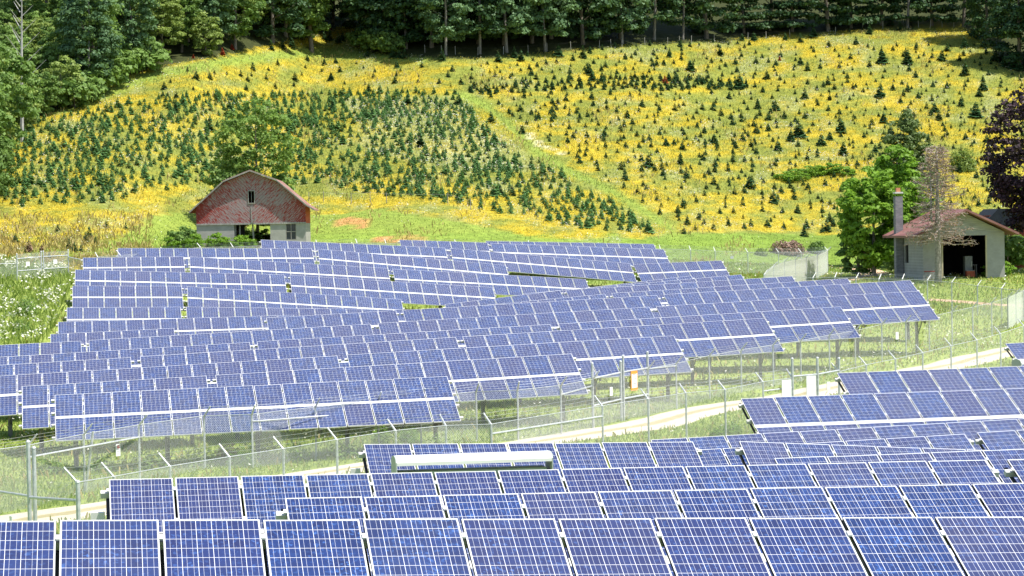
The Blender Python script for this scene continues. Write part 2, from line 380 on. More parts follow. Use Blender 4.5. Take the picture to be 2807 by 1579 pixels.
def hit(px, py, up=0.0, dmin=30.0):
    """where the sight line meets the ground raised by `up`"""
    r = ray(px, py); d = np.arange(dmin, 480, 0.25); P = r[None]*(d/r[1])[:, None]
    h = P[:, 2] - up - ground(P[:, 0], P[:, 1]); k = np.argmax(h < 0)
    if not (h < 0).any(): k = len(d) - 1
    q = P[k]; return Vector((q[0], q[1], q[2] - up))

# ------------------------------------------------------------------ land cover, read off the ground
FOREST = [(-400, 700), (-60, 610), (0, 545), (30, 380), (100, 325), (200, 290), (330, 210), (480, 172), (560, 160), (700, 132), (860, 100), (930, 72), (1000, 70), (1008, 140),
          (1150, 155), (1300, 160), (1500, 145), (1700, 124), (1950, 112), (2150, 96), (2400, 82), (2640, 78), (2690, 95), (2745, 178), (2807, 198), (3200, 240)]
fbx, fby = (np.array(c, float) for c in zip(*FOREST))
def in_forest(px, py): return py < np.interp(px, fbx, fby)
def band(px, py, pts, wd):
    q = np.full(np.shape(px), 1e9); 
    for (x1, y1), (x2, y2) in zip(pts[:-1], pts[1:]):
        dx, dy = x2-x1, y2-y1; t = np.clip(((px-x1)*dx + (py-y1)*dy)/(dx*dx+dy*dy), 0, 1)
        q = np.minimum(q, np.hypot(px-x1-t*dx, (py-y1-t*dy)*1.6))
    return np.clip(1.3 - q/wd, 0, 1)
PATH1 = [(1272, 262), (1330, 290), (1400, 345), (1470, 415), (1560, 470), (1660, 515), (1760, 575), (1830, 620), (1860, 665)]
PATH2 = [(150, 300), (230, 285), (330, 240), (430, 205), (600, 172), (760, 152), (880, 142), (1000, 150), (1150, 160)]
MEADOW = [(775, 585), (900, 590), (1050, 570), (1150, 590), (1330, 622), (1480, 655), (1640, 668), (1700, 700), (300, 720), (200, 700), (340, 650), (380, 610), (420, 590), (545, 580)]
LOWRIGHT = [(1700, 690), (1780, 650), (1900, 640), (2060, 632), (2200, 645), (2350, 640), (2450, 600), (2830, 600), (2830, 1000), (1700, 1000)]
def cover(px, py, y):
    """0..1 weights: yellow flowers, white flowers, dry weeds, forest floor, soil"""
    n1 = vn(px, py*4.2, 80.0, 4); n2 = vn(px + 900, py*5 + 300, 30.0, 3)
    hill = (y > 192) & ~in_forest(px, py)
    yel = np.clip((n1 - 0.36)*4.5, 0.06, 1)*np.clip((n2 - 0.30)*4, 0.22, 1)
    strip = inpoly(px, py, [(400, 190), (700, 140), (880, 100), (960, 70), (1000, 70), (960, 95), (820, 128), (640, 152), (480, 182)])
    yel = np.where(strip, 1.0, yel)
    yel = yel*(1 - band(px, py, PATH1, 20))*(1 - 0.95*band(px, py, PATH2, 26)*~strip)
    for b_, w_ in (([(2180, 205), (2400, 190), (2640, 165), (2700, 160)], 13), ([(1900, 440), (2300, 437), (2700, 425)], 11), ([(2330, 310), (2560, 322), (2760, 300)], 11),
                   ([(1560, 352), (1750, 352), (2000, 358)], 10), ([(2150, 560), (2350, 520), (2450, 500)], 16), ([(900, 140), (1300, 170), (1800, 130)], 14), ([(290, 265), (420, 240), (500, 250)], 16)):
        yel = yel*(1 - 0.85*band(px, py, b_, w_))
    dense = inpoly(px, py, [(880, 262), (1250, 262), (1500, 440), (1640, 520), (1480, 530), (1200, 500), (900, 480), (780, 330)])
    yel = np.where(dense, yel*0.45, yel)
    mead = inpoly(px, py, MEADOW) | inpoly(px, py, LOWRIGHT)
    yel = np.where(mead, 0.0, yel)*hill
    yel = np.where((py > 655) & (px > 420), 0, yel)
    whi = np.clip((vn(px + 300, py*2 + 77, 45.0, 4) - 0.52)*5, 0, 1)*0.55
    whi = np.where(inpoly(px, py, [(950, 270), (1230, 265), (1420, 400), (1500, 470), (1250, 470), (1000, 420)]), whi + 0.45, whi)*np.where(mead, 0.12, 1)*hill*(1 - band(px, py, PATH1, 26))
    dry = np.where((px < 420) & (py > 590) & (py < 745), 0.30 + 0.5*(py > 650), 0.0)*np.clip((vn(px + 9, py*2.5, 50.0, 3) - 0.35)*5, 0.15, 1)*hill + 0.12*np.clip((vn(px + 50, py*2, 90.0, 3) - 0.55)*5, 0, 1)*hill
    return yel, np.clip(whi, 0, 1), np.clip(dry, 0, 1)

xs = np.concatenate([np.arange(-150, -64, 6.0), np.arange(-64, 76, 0.8), np.arange(76, 151, 6.0)])
ys = np.concatenate([np.arange(-30, 20, 5.0), np.arange(20, 372, 0.8), np.arange(374, 640, 8.0)])
XX, YY = np.meshgrid(xs, ys); ZZ = ground(XX.ravel(), np.maximum(YY.ravel(), 2)); nV = XX.size
PX, PY = proj(np.stack([XX.ravel(), np.maximum(YY.ravel(), 15), ZZ], 1))
yel, whi, dry = cover(PX, PY, YY.ravel())
green = np.array([0.170, 0.250, 0.045]); colr = np.tile(green, (nV, 1))
gn = vn(XX.ravel(), YY.ravel(), 4.0, 3)[:, None]; colr = colr*(0.75 + 0.5*gn)
def lay(c, f): 
    global colr
    colr = colr*(1 - f[:, None]) + np.array(c)*f[:, None]
lay((0.36, 0.38, 0.13), np.clip((YY.ravel() > 60)*(YY.ravel() < 200)*0.45*(0.4 + gn[:, 0]), 0, 1))
lay((0.19, 0.20, 0.045), 0.8*(YY.ravel() > 192)*(PY < 640)); lay((0.38, 0.30, 0.12), dry*0.7)
lay((0.50, 0.37, 0.035), yel*0.8)
lay((0.40, 0.39, 0.22), whi*0.45)
lay((0.23, 0.31, 0.06), (0.45 + 0.5*gn[:, 0])*inpoly(PX, PY, MEADOW)*(PY > 560)*(YY.ravel() > 190))
lay((0.23, 0.31, 0.06), 0.75*band(PX, PY, PATH1, 20)*(YY.ravel() > 200))
lay((0.23, 0.31, 0.06), 0.75*band(PX, PY, PATH2, 26)*(YY.ravel() > 200))
def soil(poly, c, f=0.85):
    ins = inpoly(PX, PY, poly)*(YY.ravel() > 150)*np.clip((vn(XX.ravel(), YY.ravel(), 2.2, 3) - 0.30)*5, 0, 1)
    lay(c, f*ins)
soil([(915, 606), (960, 596), (1010, 602), (1015, 622), (960, 628), (920, 620)], (0.50, 0.24, 0.11))
soil([(1035, 650), (1080, 640), (1150, 645), (1180, 660), (1100, 668), (1020, 664)], (0.52, 0.25, 0.12), 0.95)
soil([(1440, 360), (1452, 358), (1480, 392), (1560, 420), (1552, 428), (1468, 398)], (0.62, 0.55, 0.40), 0.9)
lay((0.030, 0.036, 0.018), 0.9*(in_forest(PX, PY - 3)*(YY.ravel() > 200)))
me = bpy.data.meshes.new('ground')
nx, ny = len(xs), len(ys)
I = (np.arange(ny-1)[:, None]*nx + np.arange(nx-1)[None]).ravel()
faces = np.stack([I, I+1, I+nx+1, I+nx], 1).astype(np.int32)
me.vertices.add(nV); me.vertices.foreach_set('co', np.stack([XX.ravel(), YY.ravel(), ZZ], 1).astype(np.float32).ravel())
me.loops.add(faces.size); me.loops.foreach_set('vertex_index', faces.ravel())
me.polygons.add(len(faces)); me.polygons.foreach_set('loop_start', np.arange(0, faces.size, 4, dtype=np.int32)); me.polygons.foreach_set('loop_total', np.full(len(faces), 4, np.int32))
me.polygons.foreach_set('use_smooth', np.ones(len(faces), bool))
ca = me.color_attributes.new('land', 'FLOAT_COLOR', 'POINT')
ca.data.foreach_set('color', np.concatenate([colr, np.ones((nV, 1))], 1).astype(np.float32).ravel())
m = NM('meadow_ground', 0.95, 0.1)
at = m.n('ShaderNodeAttribute', attribute_name='land')
co = m.coord(); f1 = m.noise(co, 1.3, 6, 0.7); f2 = m.noise(co, 9.0, 4, 0.7)
c = m.mix(1.0, at.outputs['Color'], m.ramp(f1, [(0.3, (0.62, 0.66, 0.6)), (0.7, (1.4, 1.35, 1.3))]), 'MULTIPLY')
c = m.mix(1.0, c, m.ramp(f2, [(0.3, (0.65, 0.7, 0.65)), (0.7, (1.3, 1.28, 1.2))]), 'MULTIPLY'); m.base(c); m.bump(f2, 0.6, 0.08)
me.materials.append(m.m); me.update()
go = link('ground', me); tag(go, 'sloping green valley floor and flower covered hillside', 'ground', kind='structure')

# ------------------------------------------------------------------ solar tables
def panel_meshes():
    b = MB(); hw, hl = 0.480, 0.80; fr = 0.016
    b.v = [(-hw+fr, -hl+fr, -0.004), (hw-fr, -hl+fr, -0.004), (hw-fr, hl-fr, -0.004), (-hw+fr, hl-fr, -0.004)]; b.f = [(0, 1, 2, 3)]; b.m = [0]
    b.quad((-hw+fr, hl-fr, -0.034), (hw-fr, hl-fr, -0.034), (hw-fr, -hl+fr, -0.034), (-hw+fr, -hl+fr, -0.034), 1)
    glass = b.mesh('solar_module', [MAT['cells'], MAT['back_and_shade']])
    uvl = glass.uv_layers.new(name='UVMap')
    for k, (u, v) in enumerate([(0, 0), (6, 0), (6, 9), (0, 9)] + [(0, 0)]*4):
        uvl.data[k].uv = (u, v)
    f = MB()
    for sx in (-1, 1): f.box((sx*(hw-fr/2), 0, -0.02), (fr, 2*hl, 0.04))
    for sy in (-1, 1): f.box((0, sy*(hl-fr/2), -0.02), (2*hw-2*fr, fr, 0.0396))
    f.m = [1 if k % 6 in (0, 1) and k < 12 else 0 for k in range(len(f.f))]  # side faces painted near-black for the shadow line between modules
    frame = f.mesh('frame', [MAT['alu'], MAT['back_and_shade']])
    both = MB(); both.v = list(b.v); both.f = list(b.f); both.m = list(b.m)
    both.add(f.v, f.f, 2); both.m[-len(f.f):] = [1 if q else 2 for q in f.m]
    bm_ = both.mesh('solar_module_framed', [MAT['cells'], MAT['back_and_shade'], MAT['alu']])
    uvl = bm_.uv_layers.new(name='UVMap')
    for k, (u, v) in enumerate([(0, 0), (6, 0), (6, 9), (0, 9)]): uvl.data[k].uv = (u, v)
    return glass, frame, bm_
GLASS, FRAME, FRAMED = panel_meshes()
ORD = ['', 'first', 'second', 'third', 'fourth', 'fifth', 'sixth', 'seventh', 'eighth', 'ninth', 'tenth', 'eleventh']
LAB = {
 'z': 'frontmost solar array of the far field, lower tier showing through the mesh fence',
 'y0': 'short solar array at the left end of the second row behind the mesh fence', 'y1': 'long solar array of the second row behind the mesh fence, left of the double gate',
 'w0': 'left solar array of the third row from the mesh fence, cut by the frame', 'w1': 'right solar array of the third row from the mesh fence, behind the orange bordered sign',
 'v0': 'leftmost solar array of the fourth row from the mesh fence', 'v1': 'middle solar array of the fourth row from the mesh fence', 'v2': 'right solar array of the fourth row from the mesh fence, low end over daisies',
 'u0': 'leftmost solar array of the fifth row from the mesh fence', 'u1': 'middle solar array of the fifth row from the mesh fence', 'u2': 'right solar array of the fifth row from the mesh fence, bottom tier fully showing',
 't0': 'leftmost solar array of the sixth row, running out of frame below the daisy bank', 't1': 'second solar array from the left in the sixth row from the mesh fence',
 't2': 'third solar array from the left in the sixth row from the mesh fence', 't3': 'right solar array of the sixth row, the one reaching farthest toward the garage',
 's1': 'short left solar array of the seventh row, starting in mid field', 's2': 'middle solar array of the seventh row from the mesh fence', 's3': 'right solar array of the seventh row, top edge just under the garage lawn',
 'r0': 'short left solar array of the eighth row, only a thin strip showing', 'r1': 'right solar array of the eighth row, ending below the pink dirt patch',
 'x1': 'short left solar array of the ninth row, rising from the grass gap', 'q': 'right solar array of the ninth row, ending in front of the slatted fence',
 'p': 'thin visible solar array of the tenth row, ending just left of the slatted fence', 'o': 'short solar array of the eleventh row, a thin sliver in mid field',
 'a': 'rearmost solar array, a thin strip at the back right of the far field', 'b1': 'short solar array in the second row from the back, beside the red soil patch', 'b2': 'long solar array in the second row from the back, at the right rear',
 'c1': 'solar array of the third row from the back, left end before the barn doorway', 'c2': 'solar array of the third row from the back with its dark lower edge over weeds', 'c3': 'short solar array rising rightward at the end of the third row from back',
 'd1': 'solar array directly in front of the red barn, fourth row from the back', 'd2': 'right solar array of the fourth row from the back, right of the barn',
 'e1': 'short left solar array of the fifth row from the back, beside the farm gate', 'e2': 'middle solar array of the fifth row from the back', 'e3': 'right solar array of the fifth row from the back, ending at a weedy gap',
 'f1': 'left solar array of the sixth row from the back', 'f2': 'right solar array of the sixth row from the back',
 'g1': 'short left solar array of the seventh row from the back, both tiers clear', 'g2': 'long right solar array of the seventh row from the back, sloping down to the right',
 'h1': 'short left solar array of the eighth row from the back', 'h2': 'long right solar array of the eighth row from the back, half hidden',
 'i1': 'long solar array at the left rising gently, ninth row from the back', 'j1': 'short solar array at the left beside the daisy bank, tenth row from the back',
 'N1': 'nearest solar array, filling the bottom edge of the picture', 'N2': 'second nearest solar array, starting right of the left third of the picture', 'N3': 'third nearest solar array, its left end over the gravel track',
 'N3b': 'solar array at the right frame edge continuing the third nearest row', 'N4': 'solar array directly behind the long white curved cabinet roof', 'N4b': 'solar array sloping down to the right behind the third nearest row',
 'N5': 'partly hidden near solar array rising right between two overlapping rows', 'N5b': 'solar array at the right frame edge, beside the gap with two white rail ends',
 'N6': 'near solar array just below the one with the broad white middle strip', 'N7': 'thin strip of solar array directly over the third nearest row, at right',
 'N8': 'near solar array with a broad white middle strip, below the white notice boards', 'N9': 'rear solar array of the near field, behind the white middle strip one', 'N10': 'solar array at the far right edge beside the gravel track'}
rail_and_shade_cache = {}
def make_table(nm):
    A, B, n = TAB[nm]; u = (B - A)/np.linalg.norm(B - A)
    hz = np.array([-math.sin(YAW), math.cos(YAW), 0]); wv = hz*math.cos(TILT) + np.array([0, 0, 1])*math.sin(TILT)
    wv = wv - u*np.dot(wv, u); wv /= np.linalg.norm(wv); nv = np.cross(u, wv)
    mid = (A + B)/2 - wv*1.7; basez = g1(mid[0], mid[1])
    root = empty('solar_array', (mid[0], mid[1], basez)); near = nm[0] == 'N'
    tag(root, LAB[nm], 'solar array', 'tilted two tier solar arrays standing in rows')
    org = Vector((mid[0], mid[1], basez))
    M3 = Matrix((u, wv, nv)).transposed().to_4x4()
    def local(P): m = M3.copy(); m.translation = Vector(P) - org; return m
    for k in range(n):
        for tier in (0, 1):
            c = A + u*(k + 0.5) - wv*(0.80 + tier*1.75) + nv*rng.normal(0, 0.003)
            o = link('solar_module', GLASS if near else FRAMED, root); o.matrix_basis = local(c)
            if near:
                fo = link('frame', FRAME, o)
    Lr = n + 0.02
    def railmesh(L_, wd, ht):
        key = (round(L_, 2), wd, ht)
        if key not in rail_and_shade_cache:
            b = MB(); b.box((0, 0, 0), (L_, wd, ht)); rail_and_shade_cache[key] = b.mesh('purlin', [MAT['white_rail']])
        return rail_and_shade_cache[key]
    for s in (0.30, 1.25, 2.10, 3.02):
        o = link('purlin', railmesh(Lr + 0.20, 0.10, 0.09), root); o.matrix_basis = local((A+B)/2 - wv*s - nv*0.087)
    o = link('middle_strip', railmesh(Lr - 0.04, 0.145, 0.03), root); o.matrix_basis = local((A+B)/2 - wv*1.675 - nv*0.02)
    if near:
        for k in range(n + 1):  # dark strips added under the module gaps to paint their shade
            b = MB(); b.box((0, 0, 0), (0.06, 3.3, 0.02)); o = link('gap_shade_strip', b.mesh('gap_shade_strip', [MAT['back_and_shade']]) if 'slope' not in rail_and_shade_cache else rail_and_shade_cache['slope'], root)
            rail_and_shade_cache['slope'] = o.data; o.matrix_basis = local(A + u*k - wv*1.68 - nv*0.145)  # 'slope' holds the gap shade strip mesh
    if near:
        if 'clamp' not in rail_and_shade_cache:
            b = MB(); b.box((0, 0, 0), (0.045, 0.085, 0.02)); rail_and_shade_cache['clamp'] = b.mesh('module_clamp', [MAT['white_rail']])
        for k in range(n + 1):
            for s in (0.34, 1.27, 2.09, 3.02):
                o = link('module_clamp', rail_and_shade_cache['clamp'], root); o.matrix_basis = local(A + u*k - wv*s + nv*0.006)
    npost = max(3, int(round(n/3.2)) + 1)
    for i in range(npost):
        q = A + u*(0.7 + (n - 1.4)*i/(npost-1))
        b = MB(); b.box(tuple(q - wv*1.68 - nv*0.20 - np.array(org)), (0.08, 3.0, 0.13), 0, M3.to_3x3())
        b.build('rafter', [MAT['galv_dark']], root)
        P = q - wv*1.75 - nv*0.24; gz = g1(P[0], P[1]) - 0.3
        b = MB(); b.box((P[0]-org.x, P[1]-org.y, (P[2]+gz)/2 - org.z), (0.15, 0.15, P[2]-gz))
        S = q - wv*2.75 - nv*0.26; Q = np.array([P[0], P[1], gz + 0.3 + 0.35*(P[2]-gz-0.3)])
        b.tube([tuple(Q - np.array(org)), tuple(S - np.array(org))], 0.035, 5)
        b.build('post', [MAT['galv_dark']], root)
    return root
ARR = {nm: make_table(nm) for nm in TAB}
# small junction boxes at the left ends of near arrays
for nm in ('N4', 'N3'):
    A, B, n = TAB[nm]; u = (B - A)/n
    r_ = ARR[nm]; c = Vector(A - u*0.16 - np.array([0, 0, 0.62])) - r_.location
    b = MB(); b.box(c, (0.20, 0.12, 0.24)); b.build('junction_box', [MAT['box_white']], r_)

# ------------------------------------------------------------------ fences
FJ = 1.85
def sheet(name, pts, mat, parent, h0=0.0, h1=FJ, org=Vector((0, 0, 0))):
    v, f, uv = [], [], []; L_ = 0
    for i, p in enumerate(pts):
        if i: L_ += (Vector(p) - Vector(pts[i-1])).length
        v += [tuple(Vector(p) + Vector((0, 0, h0)) - org), tuple(Vector(p) + Vector((0, 0, h1)) - org)]; uv += [(L_, h0), (L_, h1)]
    f = [(2*i, 2*i+2, 2*i+3, 2*i+1) for i in range(len(pts)-1)]
    me = bpy.data.meshes.new(name); me.from_pydata(v, [], f); me.materials.append(mat)
    l = me.uv_layers.new(name='UVMap')
    for k, lp in enumerate(me.loops): l.data[k].uv = uv[lp.vertex_index]
    return link(name, me, parent)
def fence(label, joints, side, mat='mesh', arms=True, extra=None, group=None, name='chain_link_fence'):
    """joints: picture positions of the post heads; side: +1/-1 which way the barb arms lean"""
    base = [hit(x, y, FJ) if not isinstance(x, Vector) else x for x, y in joints]
    org = base[len(base)//2].copy(); root = empty(name, org); tag(root, label, 'fence', group)
    sub = []
    for a, b_ in zip(base[:-1], base[1:]):
        k = max(1, int((b_-a).length/2)); sub += [a.lerp(b_, i/k) for i in range(k)]
    sub.append(base[-1])
    sub = [Vector((p.x, p.y, p.z)) for p in sub]
    sheet('wire_mesh', sub, MAT[mat], root, 0.02, FJ, org)
    heads = []
    for i, p in enumerate(base):
        d = (base[min(i+1, len(base)-1)] - base[max(i-1, 0)]); d.z = 0; d.normalize(); nrm = Vector((-d.y, d.x, 0))*side
        q = p - org
        b = MB(); b.tube([q - Vector((0, 0, 0.3)), q + Vector((0, 0, FJ))], 0.036, 7); post = b.build('post', [MAT['galv']], root)
        e = q + Vector((0, 0, FJ)) + nrm*0.30 + Vector((0, 0, 0.33)); heads.append((q + Vector((0, 0, FJ)), e))
        if arms:
            b = MB(); b.tube([q + Vector((0, 0, FJ - 0.02)), e], [0.034, 0.024], 6); b.build('barb_arm', [MAT['box_white' if arms == 2 else 'galv']], post)
    b = MB(); b.tube([p - org + Vector((0, 0, FJ)) for p in base], 0.014, 5); b.build('tension_wire', [MAT['galv']], root)
    if arms:
        b = MB()
        for t in (0.35, 0.65, 0.97):
            pts = []
            for (h0_, e0), (h1_, e1) in zip(heads[:-1], heads[1:]):
                a, c = h0_.lerp(e0, t), h1_.lerp(e1, t); pts += [a, a.lerp(c, 0.5) - Vector((0, 0, 0.03))]
            pts.append(heads[-1][0].lerp(heads[-1][1], t)); b.tube(pts, 0.006, 3)
        b.build('barbed_wire', [MAT['galv']], root)
    for (i, j, ha, hb) in (extra or []):     # brace rails between two posts
        b = MB(); b.tube([base[i] - org + Vector((0, 0, ha)), base[j] - org + Vector((0, 0, hb))], 0.03, 6); b.build('brace_rail', [MAT['galv']], root)
    return root, base
F1A = [(213, 1322), (312.5, 1306), (465.8, 1278), (628.9, 1252), (776.4, 1230), (923.2, 1204.6), (1084.4, 1180), (1222, 1166.5), (1346.4, 1162.6), (1651, 1112), (1776.6, 1092.8), (1880, 1077), (1987.5, 1067.8), (2091.5, 1046.4), (2172, 1036)]
f1, b1_ = fence('chain link fence with outward barb arms around the near field, left of the white boards', F1A, 1, extra=[(8, 9, 1.55, 1.5), (13, 14, 1.5, 1.5)], group='chain link fences with barbed wire')
F1B = [(2300, 1019), (2374.5, 999.8), (2454.5, 984), (2529, 966.8), (2606.7, 947.4), (2677.7, 932), (2742.6, 914.4), (2807, 893), (2880, 874)]
f1b, b1b_ = fence('chain link fence behind the rear near array, from the board gate to the right edge', F1B, 1, group='chain link fences with barbed wire')
F2A = [(-90, 1243), (75.7, 1220.9), (229, 1190), (380.4, 1164.6), (559, 1139.3), (690, 1135.5), (864, 1116), (1035.9, 1098.6), (1152.3, 1088.9), (1304.9, 1073.3), (1418.2, 1069.5), (1536.6, 1055.9), (1624, 1040)]
f2, b2_ = fence('chain link fence along the front of the far field, left of the orange bordered sign', F2A, -1, extra=[(1, 3, 1.5, 1.45), (5, 7, 1.6, 1.45), (11, 12, 1.5, 1.6)], group='chain link fences with barbed wire')
F2B = [(1775.4, 1011), (1853, 996), (1943.6, 974.6), (2031, 959), (2118.7, 945.5), (2194, 933.9), (2272.8, 918.3), (2343.5, 906.7), (2416.5, 889.2), (2482.5, 881.4), (2546.7, 869), (2609, 854.6), (2666, 842), (2718, 830), (2762, 816)]
f2b, b2b_ = fence('chain link fence along the front of the far field, right of the orange bordered sign', F2B, -1, extra=[(0, 1, 1.85, 1.75)], group='chain link fences with barbed wire')
f2s, _ = fence('pale slatted fence corner at the right edge of the far field', [(2762, 816), (2784, 806), (2806, 796), (2840, 786)], -1, 'slats', True, name='slatted_fence')
F3A = [(268, 704), (330, 700), (450, 690), (550, 678), (639, 677), (750, 672), (870, 669), (979, 666), (1057.6, 667), (1250, 668), (1450, 670), (1640, 676), (1810, 682), (1893, 684.6), (1960, 687.7), (2049.6, 691), (2134, 691), (2196, 691), (2269, 687)]
f3, b3_ = fence('chain link fence along the back of the far field, in front of the barn', F3A, 1, arms=2, group='chain link fences with barbed wire')
F3S = [(2269, 687), (2240, 700), (2210, 706), (2180, 712), (2150, 718), (2120, 730), (2094, 752)]
f3s, _s = fence('pale slatted fence at the back right of the far field, below the brown brush', F3S, 1, 'slats', True, name='slatted_fence')
F3B = [(2094, 753), (2228, 761), (2288, 760), (2346, 762), (2409, 765), (2473, 765), (2541.8, 768), (2608.5, 773.7), (2679, 782.7), (2745, 790.6), (2806, 798)]
f3b, b3b_ = fence('chain link fence on the lawn in front of the garage', F3B, 1, arms=2, group='chain link fences with barbed wire')
for p in (Vector(b3b_[9]),):
    pass

def gate(name, label, posts, ptop, rails, leafs, signs=(), cat='gate', mesh=True):
    """posts: base points; rails: heights; leafs: index pairs of posts"""
    org = posts[0].copy(); root = empty(name, org); tag(root, label, cat)
    for p, h in zip(posts, ptop):
        b = MB(); b.tube([p - org - Vector((0, 0, .2)), p - org + Vector((0, 0, h))], 0.05, 8); b.tube([p - org + Vector((0, 0, h)), p - org + Vector((0, 0, h+.05))], [0.06, 0.03], 8)
        b.build('gate_post', [MAT['galv']], root)
    for (i, j) in leafs:
        a, c = posts[i] - org, posts[j] - org
        for h in rails:
            b = MB(); b.tube([a + Vector((0, 0, h)), c + Vector((0, 0, h))], 0.035, 7); b.build('gate_rail', [MAT['galv']], root)
        if mesh: sheet('wire_mesh', [posts[i], posts[j]], MAT['mesh'], root, 0.05, FJ, org)
    return root
g_posts = [hit(x, y, FJ) for x, y in ((1624, 1040), (1701, 1031), (1707.5, 1030), (1775.4, 1011))]
for k in (1, 2): g_posts[k] = g_posts[0].lerp(g_posts[3], (0.50, 0.545)[k-1]); g_posts[k].z = g1(g_posts[k].x, g_posts[k].y)
gate('double_gate', 'double pipe frame gate in the mesh fence carrying the orange bordered sign', g_posts, (2.45, 2.3, 2.5, 2.5), (1.88, 0.85), [(0, 1), (2, 3)])
def sign(name, label, c, wd, hg, dx, face='sign_white', border=None, lines=0, red=0, group=None):
    """flat board hanging at c, turned along direction dx"""
    d = Vector((dx[0], dx[1], 0)).normalized(); n = Vector((d.y, -d.x, 0)); n = n if n.y < 0 else -n
    M = Matrix((d, -n, Vector((0, 0, 1)))).transposed()
    root = empty(name, c); tag(root, label, 'sign', group); root.rotation_euler = M.to_euler()
    b = MB(); b.box((0, 0, 0), (wd, 0.02, hg)); b.build('board', [MAT[border or face]], root)
    if border: b = MB(); b.box((0, -0.013, 0.0), (wd*0.84, 0.006, hg*0.72)); b.build('white_face', [MAT[face]], root)
    k = 0
    for i in range(lines):
        b = MB(); z = hg*(0.34 - 0.72*i/max(lines, 1)); b.box((0, -0.018 if border else -0.013, z), (wd*(0.66 if i % 2 else 0.56), 0.005, hg*0.035 if i >= red else hg*0.09))
        b.build('lettering_bar', [MAT['sign_red' if i < red else 'sign_grey']], root)
    return root
gd = g_posts[3] - g_posts[0]; off = Vector((gd.y, -gd.x, 0)).normalized()*0.08
pt = lambda a, b_, t, h: Vector((*(a.lerp(b_, t)).xy, a.lerp(b_, t).z + h))
sign('warning_sign', 'large white notice with orange border on the double gate', pt(g_posts[0], g_posts[3], 0.71, 1.50) + off, 0.60, 0.76, gd, border='sign_orange', lines=3)
sign('notice_sign', 'small white notice on the left leaf of the double gate', pt(g_posts[0], g_posts[3], 0.29, 1.27) + off, 0.24, 0.33, gd, lines=3)
h_posts = [hit(x, y, FJ) for x, y in ((2172, 1036), (2241, 1030), (2300, 1019))]
gate('pipe_gate', 'pipe gate with tall posts holding the white boards behind the near arrays', h_posts, (2.55, 2.5, 2.35), (1.9,), [(0, 1), (1, 2)])
hd = h_posts[1] - h_posts[0]; off = Vector((hd.y, -hd.x, 0)).normalized()*0.09
sign('notice_board', 'tall blank white board hanging beside the middle gate post', pt(h_posts[0], h_posts[1], 0.69, 1.52) + off, 0.42, 0.72, hd)
sign('notice_board', 'blank white board hanging under the brace rail, left of the tall board', pt(b1_[13], b1_[14], 0.75, 1.42) + off, 0.50, 0.80, b1_[14]-b1_[13])
sign('notice_sign', 'small white sign on the pipe gate, right of the tall white board', pt(h_posts[1], h_posts[2], 0.43, 1.42) + off, 0.15, 0.30, hd)
e = b2_[3] - b2_[2]; o2 = Vector((e.y, -e.x, 0)).normalized()*0.05
sign('notice_sign', 'white notice with red heading hanging on the mesh fence at the left', pt(b2_[2], b2_[3], 0.58, 1.17) + o2, 0.28, 0.38, e, lines=5, red=2)
e = b2b_[9] - b2b_[8]; o2 = Vector((e.y, -e.x, 0)).normalized()*0.05
sign('notice_sign', 'small white sign on the mesh fence below the array nearest the garage', pt(b2b_[8], b2b_[9], 0.6, 1.2) + o2, 0.22, 0.36, e)
e = b3_[15] - b3_[14]; o2 = Vector((e.y, -e.x, 0)).normalized()*0.05
sign('notice_sign', 'pale sign on the back fence, left of the brown brush', pt(b3_[14], b3_[15], 0.5, 1.35) + o2, 0.32, 0.24, e, 'galv')
# farm gate at the left rear
r_posts = [hit(x, y, 1.8) for x, y in ((47, 693), (114, 689), (119, 689), (188, 687))]
dd = 182.0
r_posts = []
for x, d in ((47, 181), (114, 183), (119.5, 183.2), (188, 185)):
    r = ray(x, 750); r = r*(d/r[1]); r_posts.append(Vector((r[0], r[1], g1(r[0], r[1]))))
gate('farm_gate', 'double pipe farm gate with two white signs at the left rear corner', r_posts, (1.85, 1.9, 1.9, 1.9), (1.52, 0.66), [(0, 1), (2, 3)])
gd = r_posts[3] - r_posts[0]
sign('notice_sign', 'square white sign on the left leaf of the farm gate', pt(r_posts[0], r_posts[1], 0.45, 1.1) + Vector((0, -0.09, 0)), 0.36, 0.31, gd, group='signs on the farm gate')
sign('notice_sign', 'square white sign on the right leaf of the farm gate', pt(r_posts[2], r_posts[3], 0.48, 1.12) + Vector((0, -0.09, 0)), 0.36, 0.31, gd, group='signs on the farm gate')
for lab, a, c in (('mesh fence with a single pipe rail running left from the farm gate', Vector((r_posts[0].x - 6, r_posts[0].y - 0.5, 0)), r_posts[0]), ('mesh fence with a single pipe rail running right from the farm gate', r_posts[3], b3_[0])):
    a = Vector((a.x, a.y, g1(a.x, a.y))); root = empty('pipe_fence', a); tag(root, lab, 'fence')
    sheet('wire_mesh', [a, Vector(c)], MAT['mesh'], root, 0.05, 1.4, a)
    b = MB(); b.tube([Vector((0, 0, 1.15 if c is r_posts[0] else 1.4)), Vector(c) - a + Vector((0, 0, 1.15 if c is r_posts[0] else 1.4))], 0.035, 6); b.build('pipe_rail', [MAT['galv']], root)
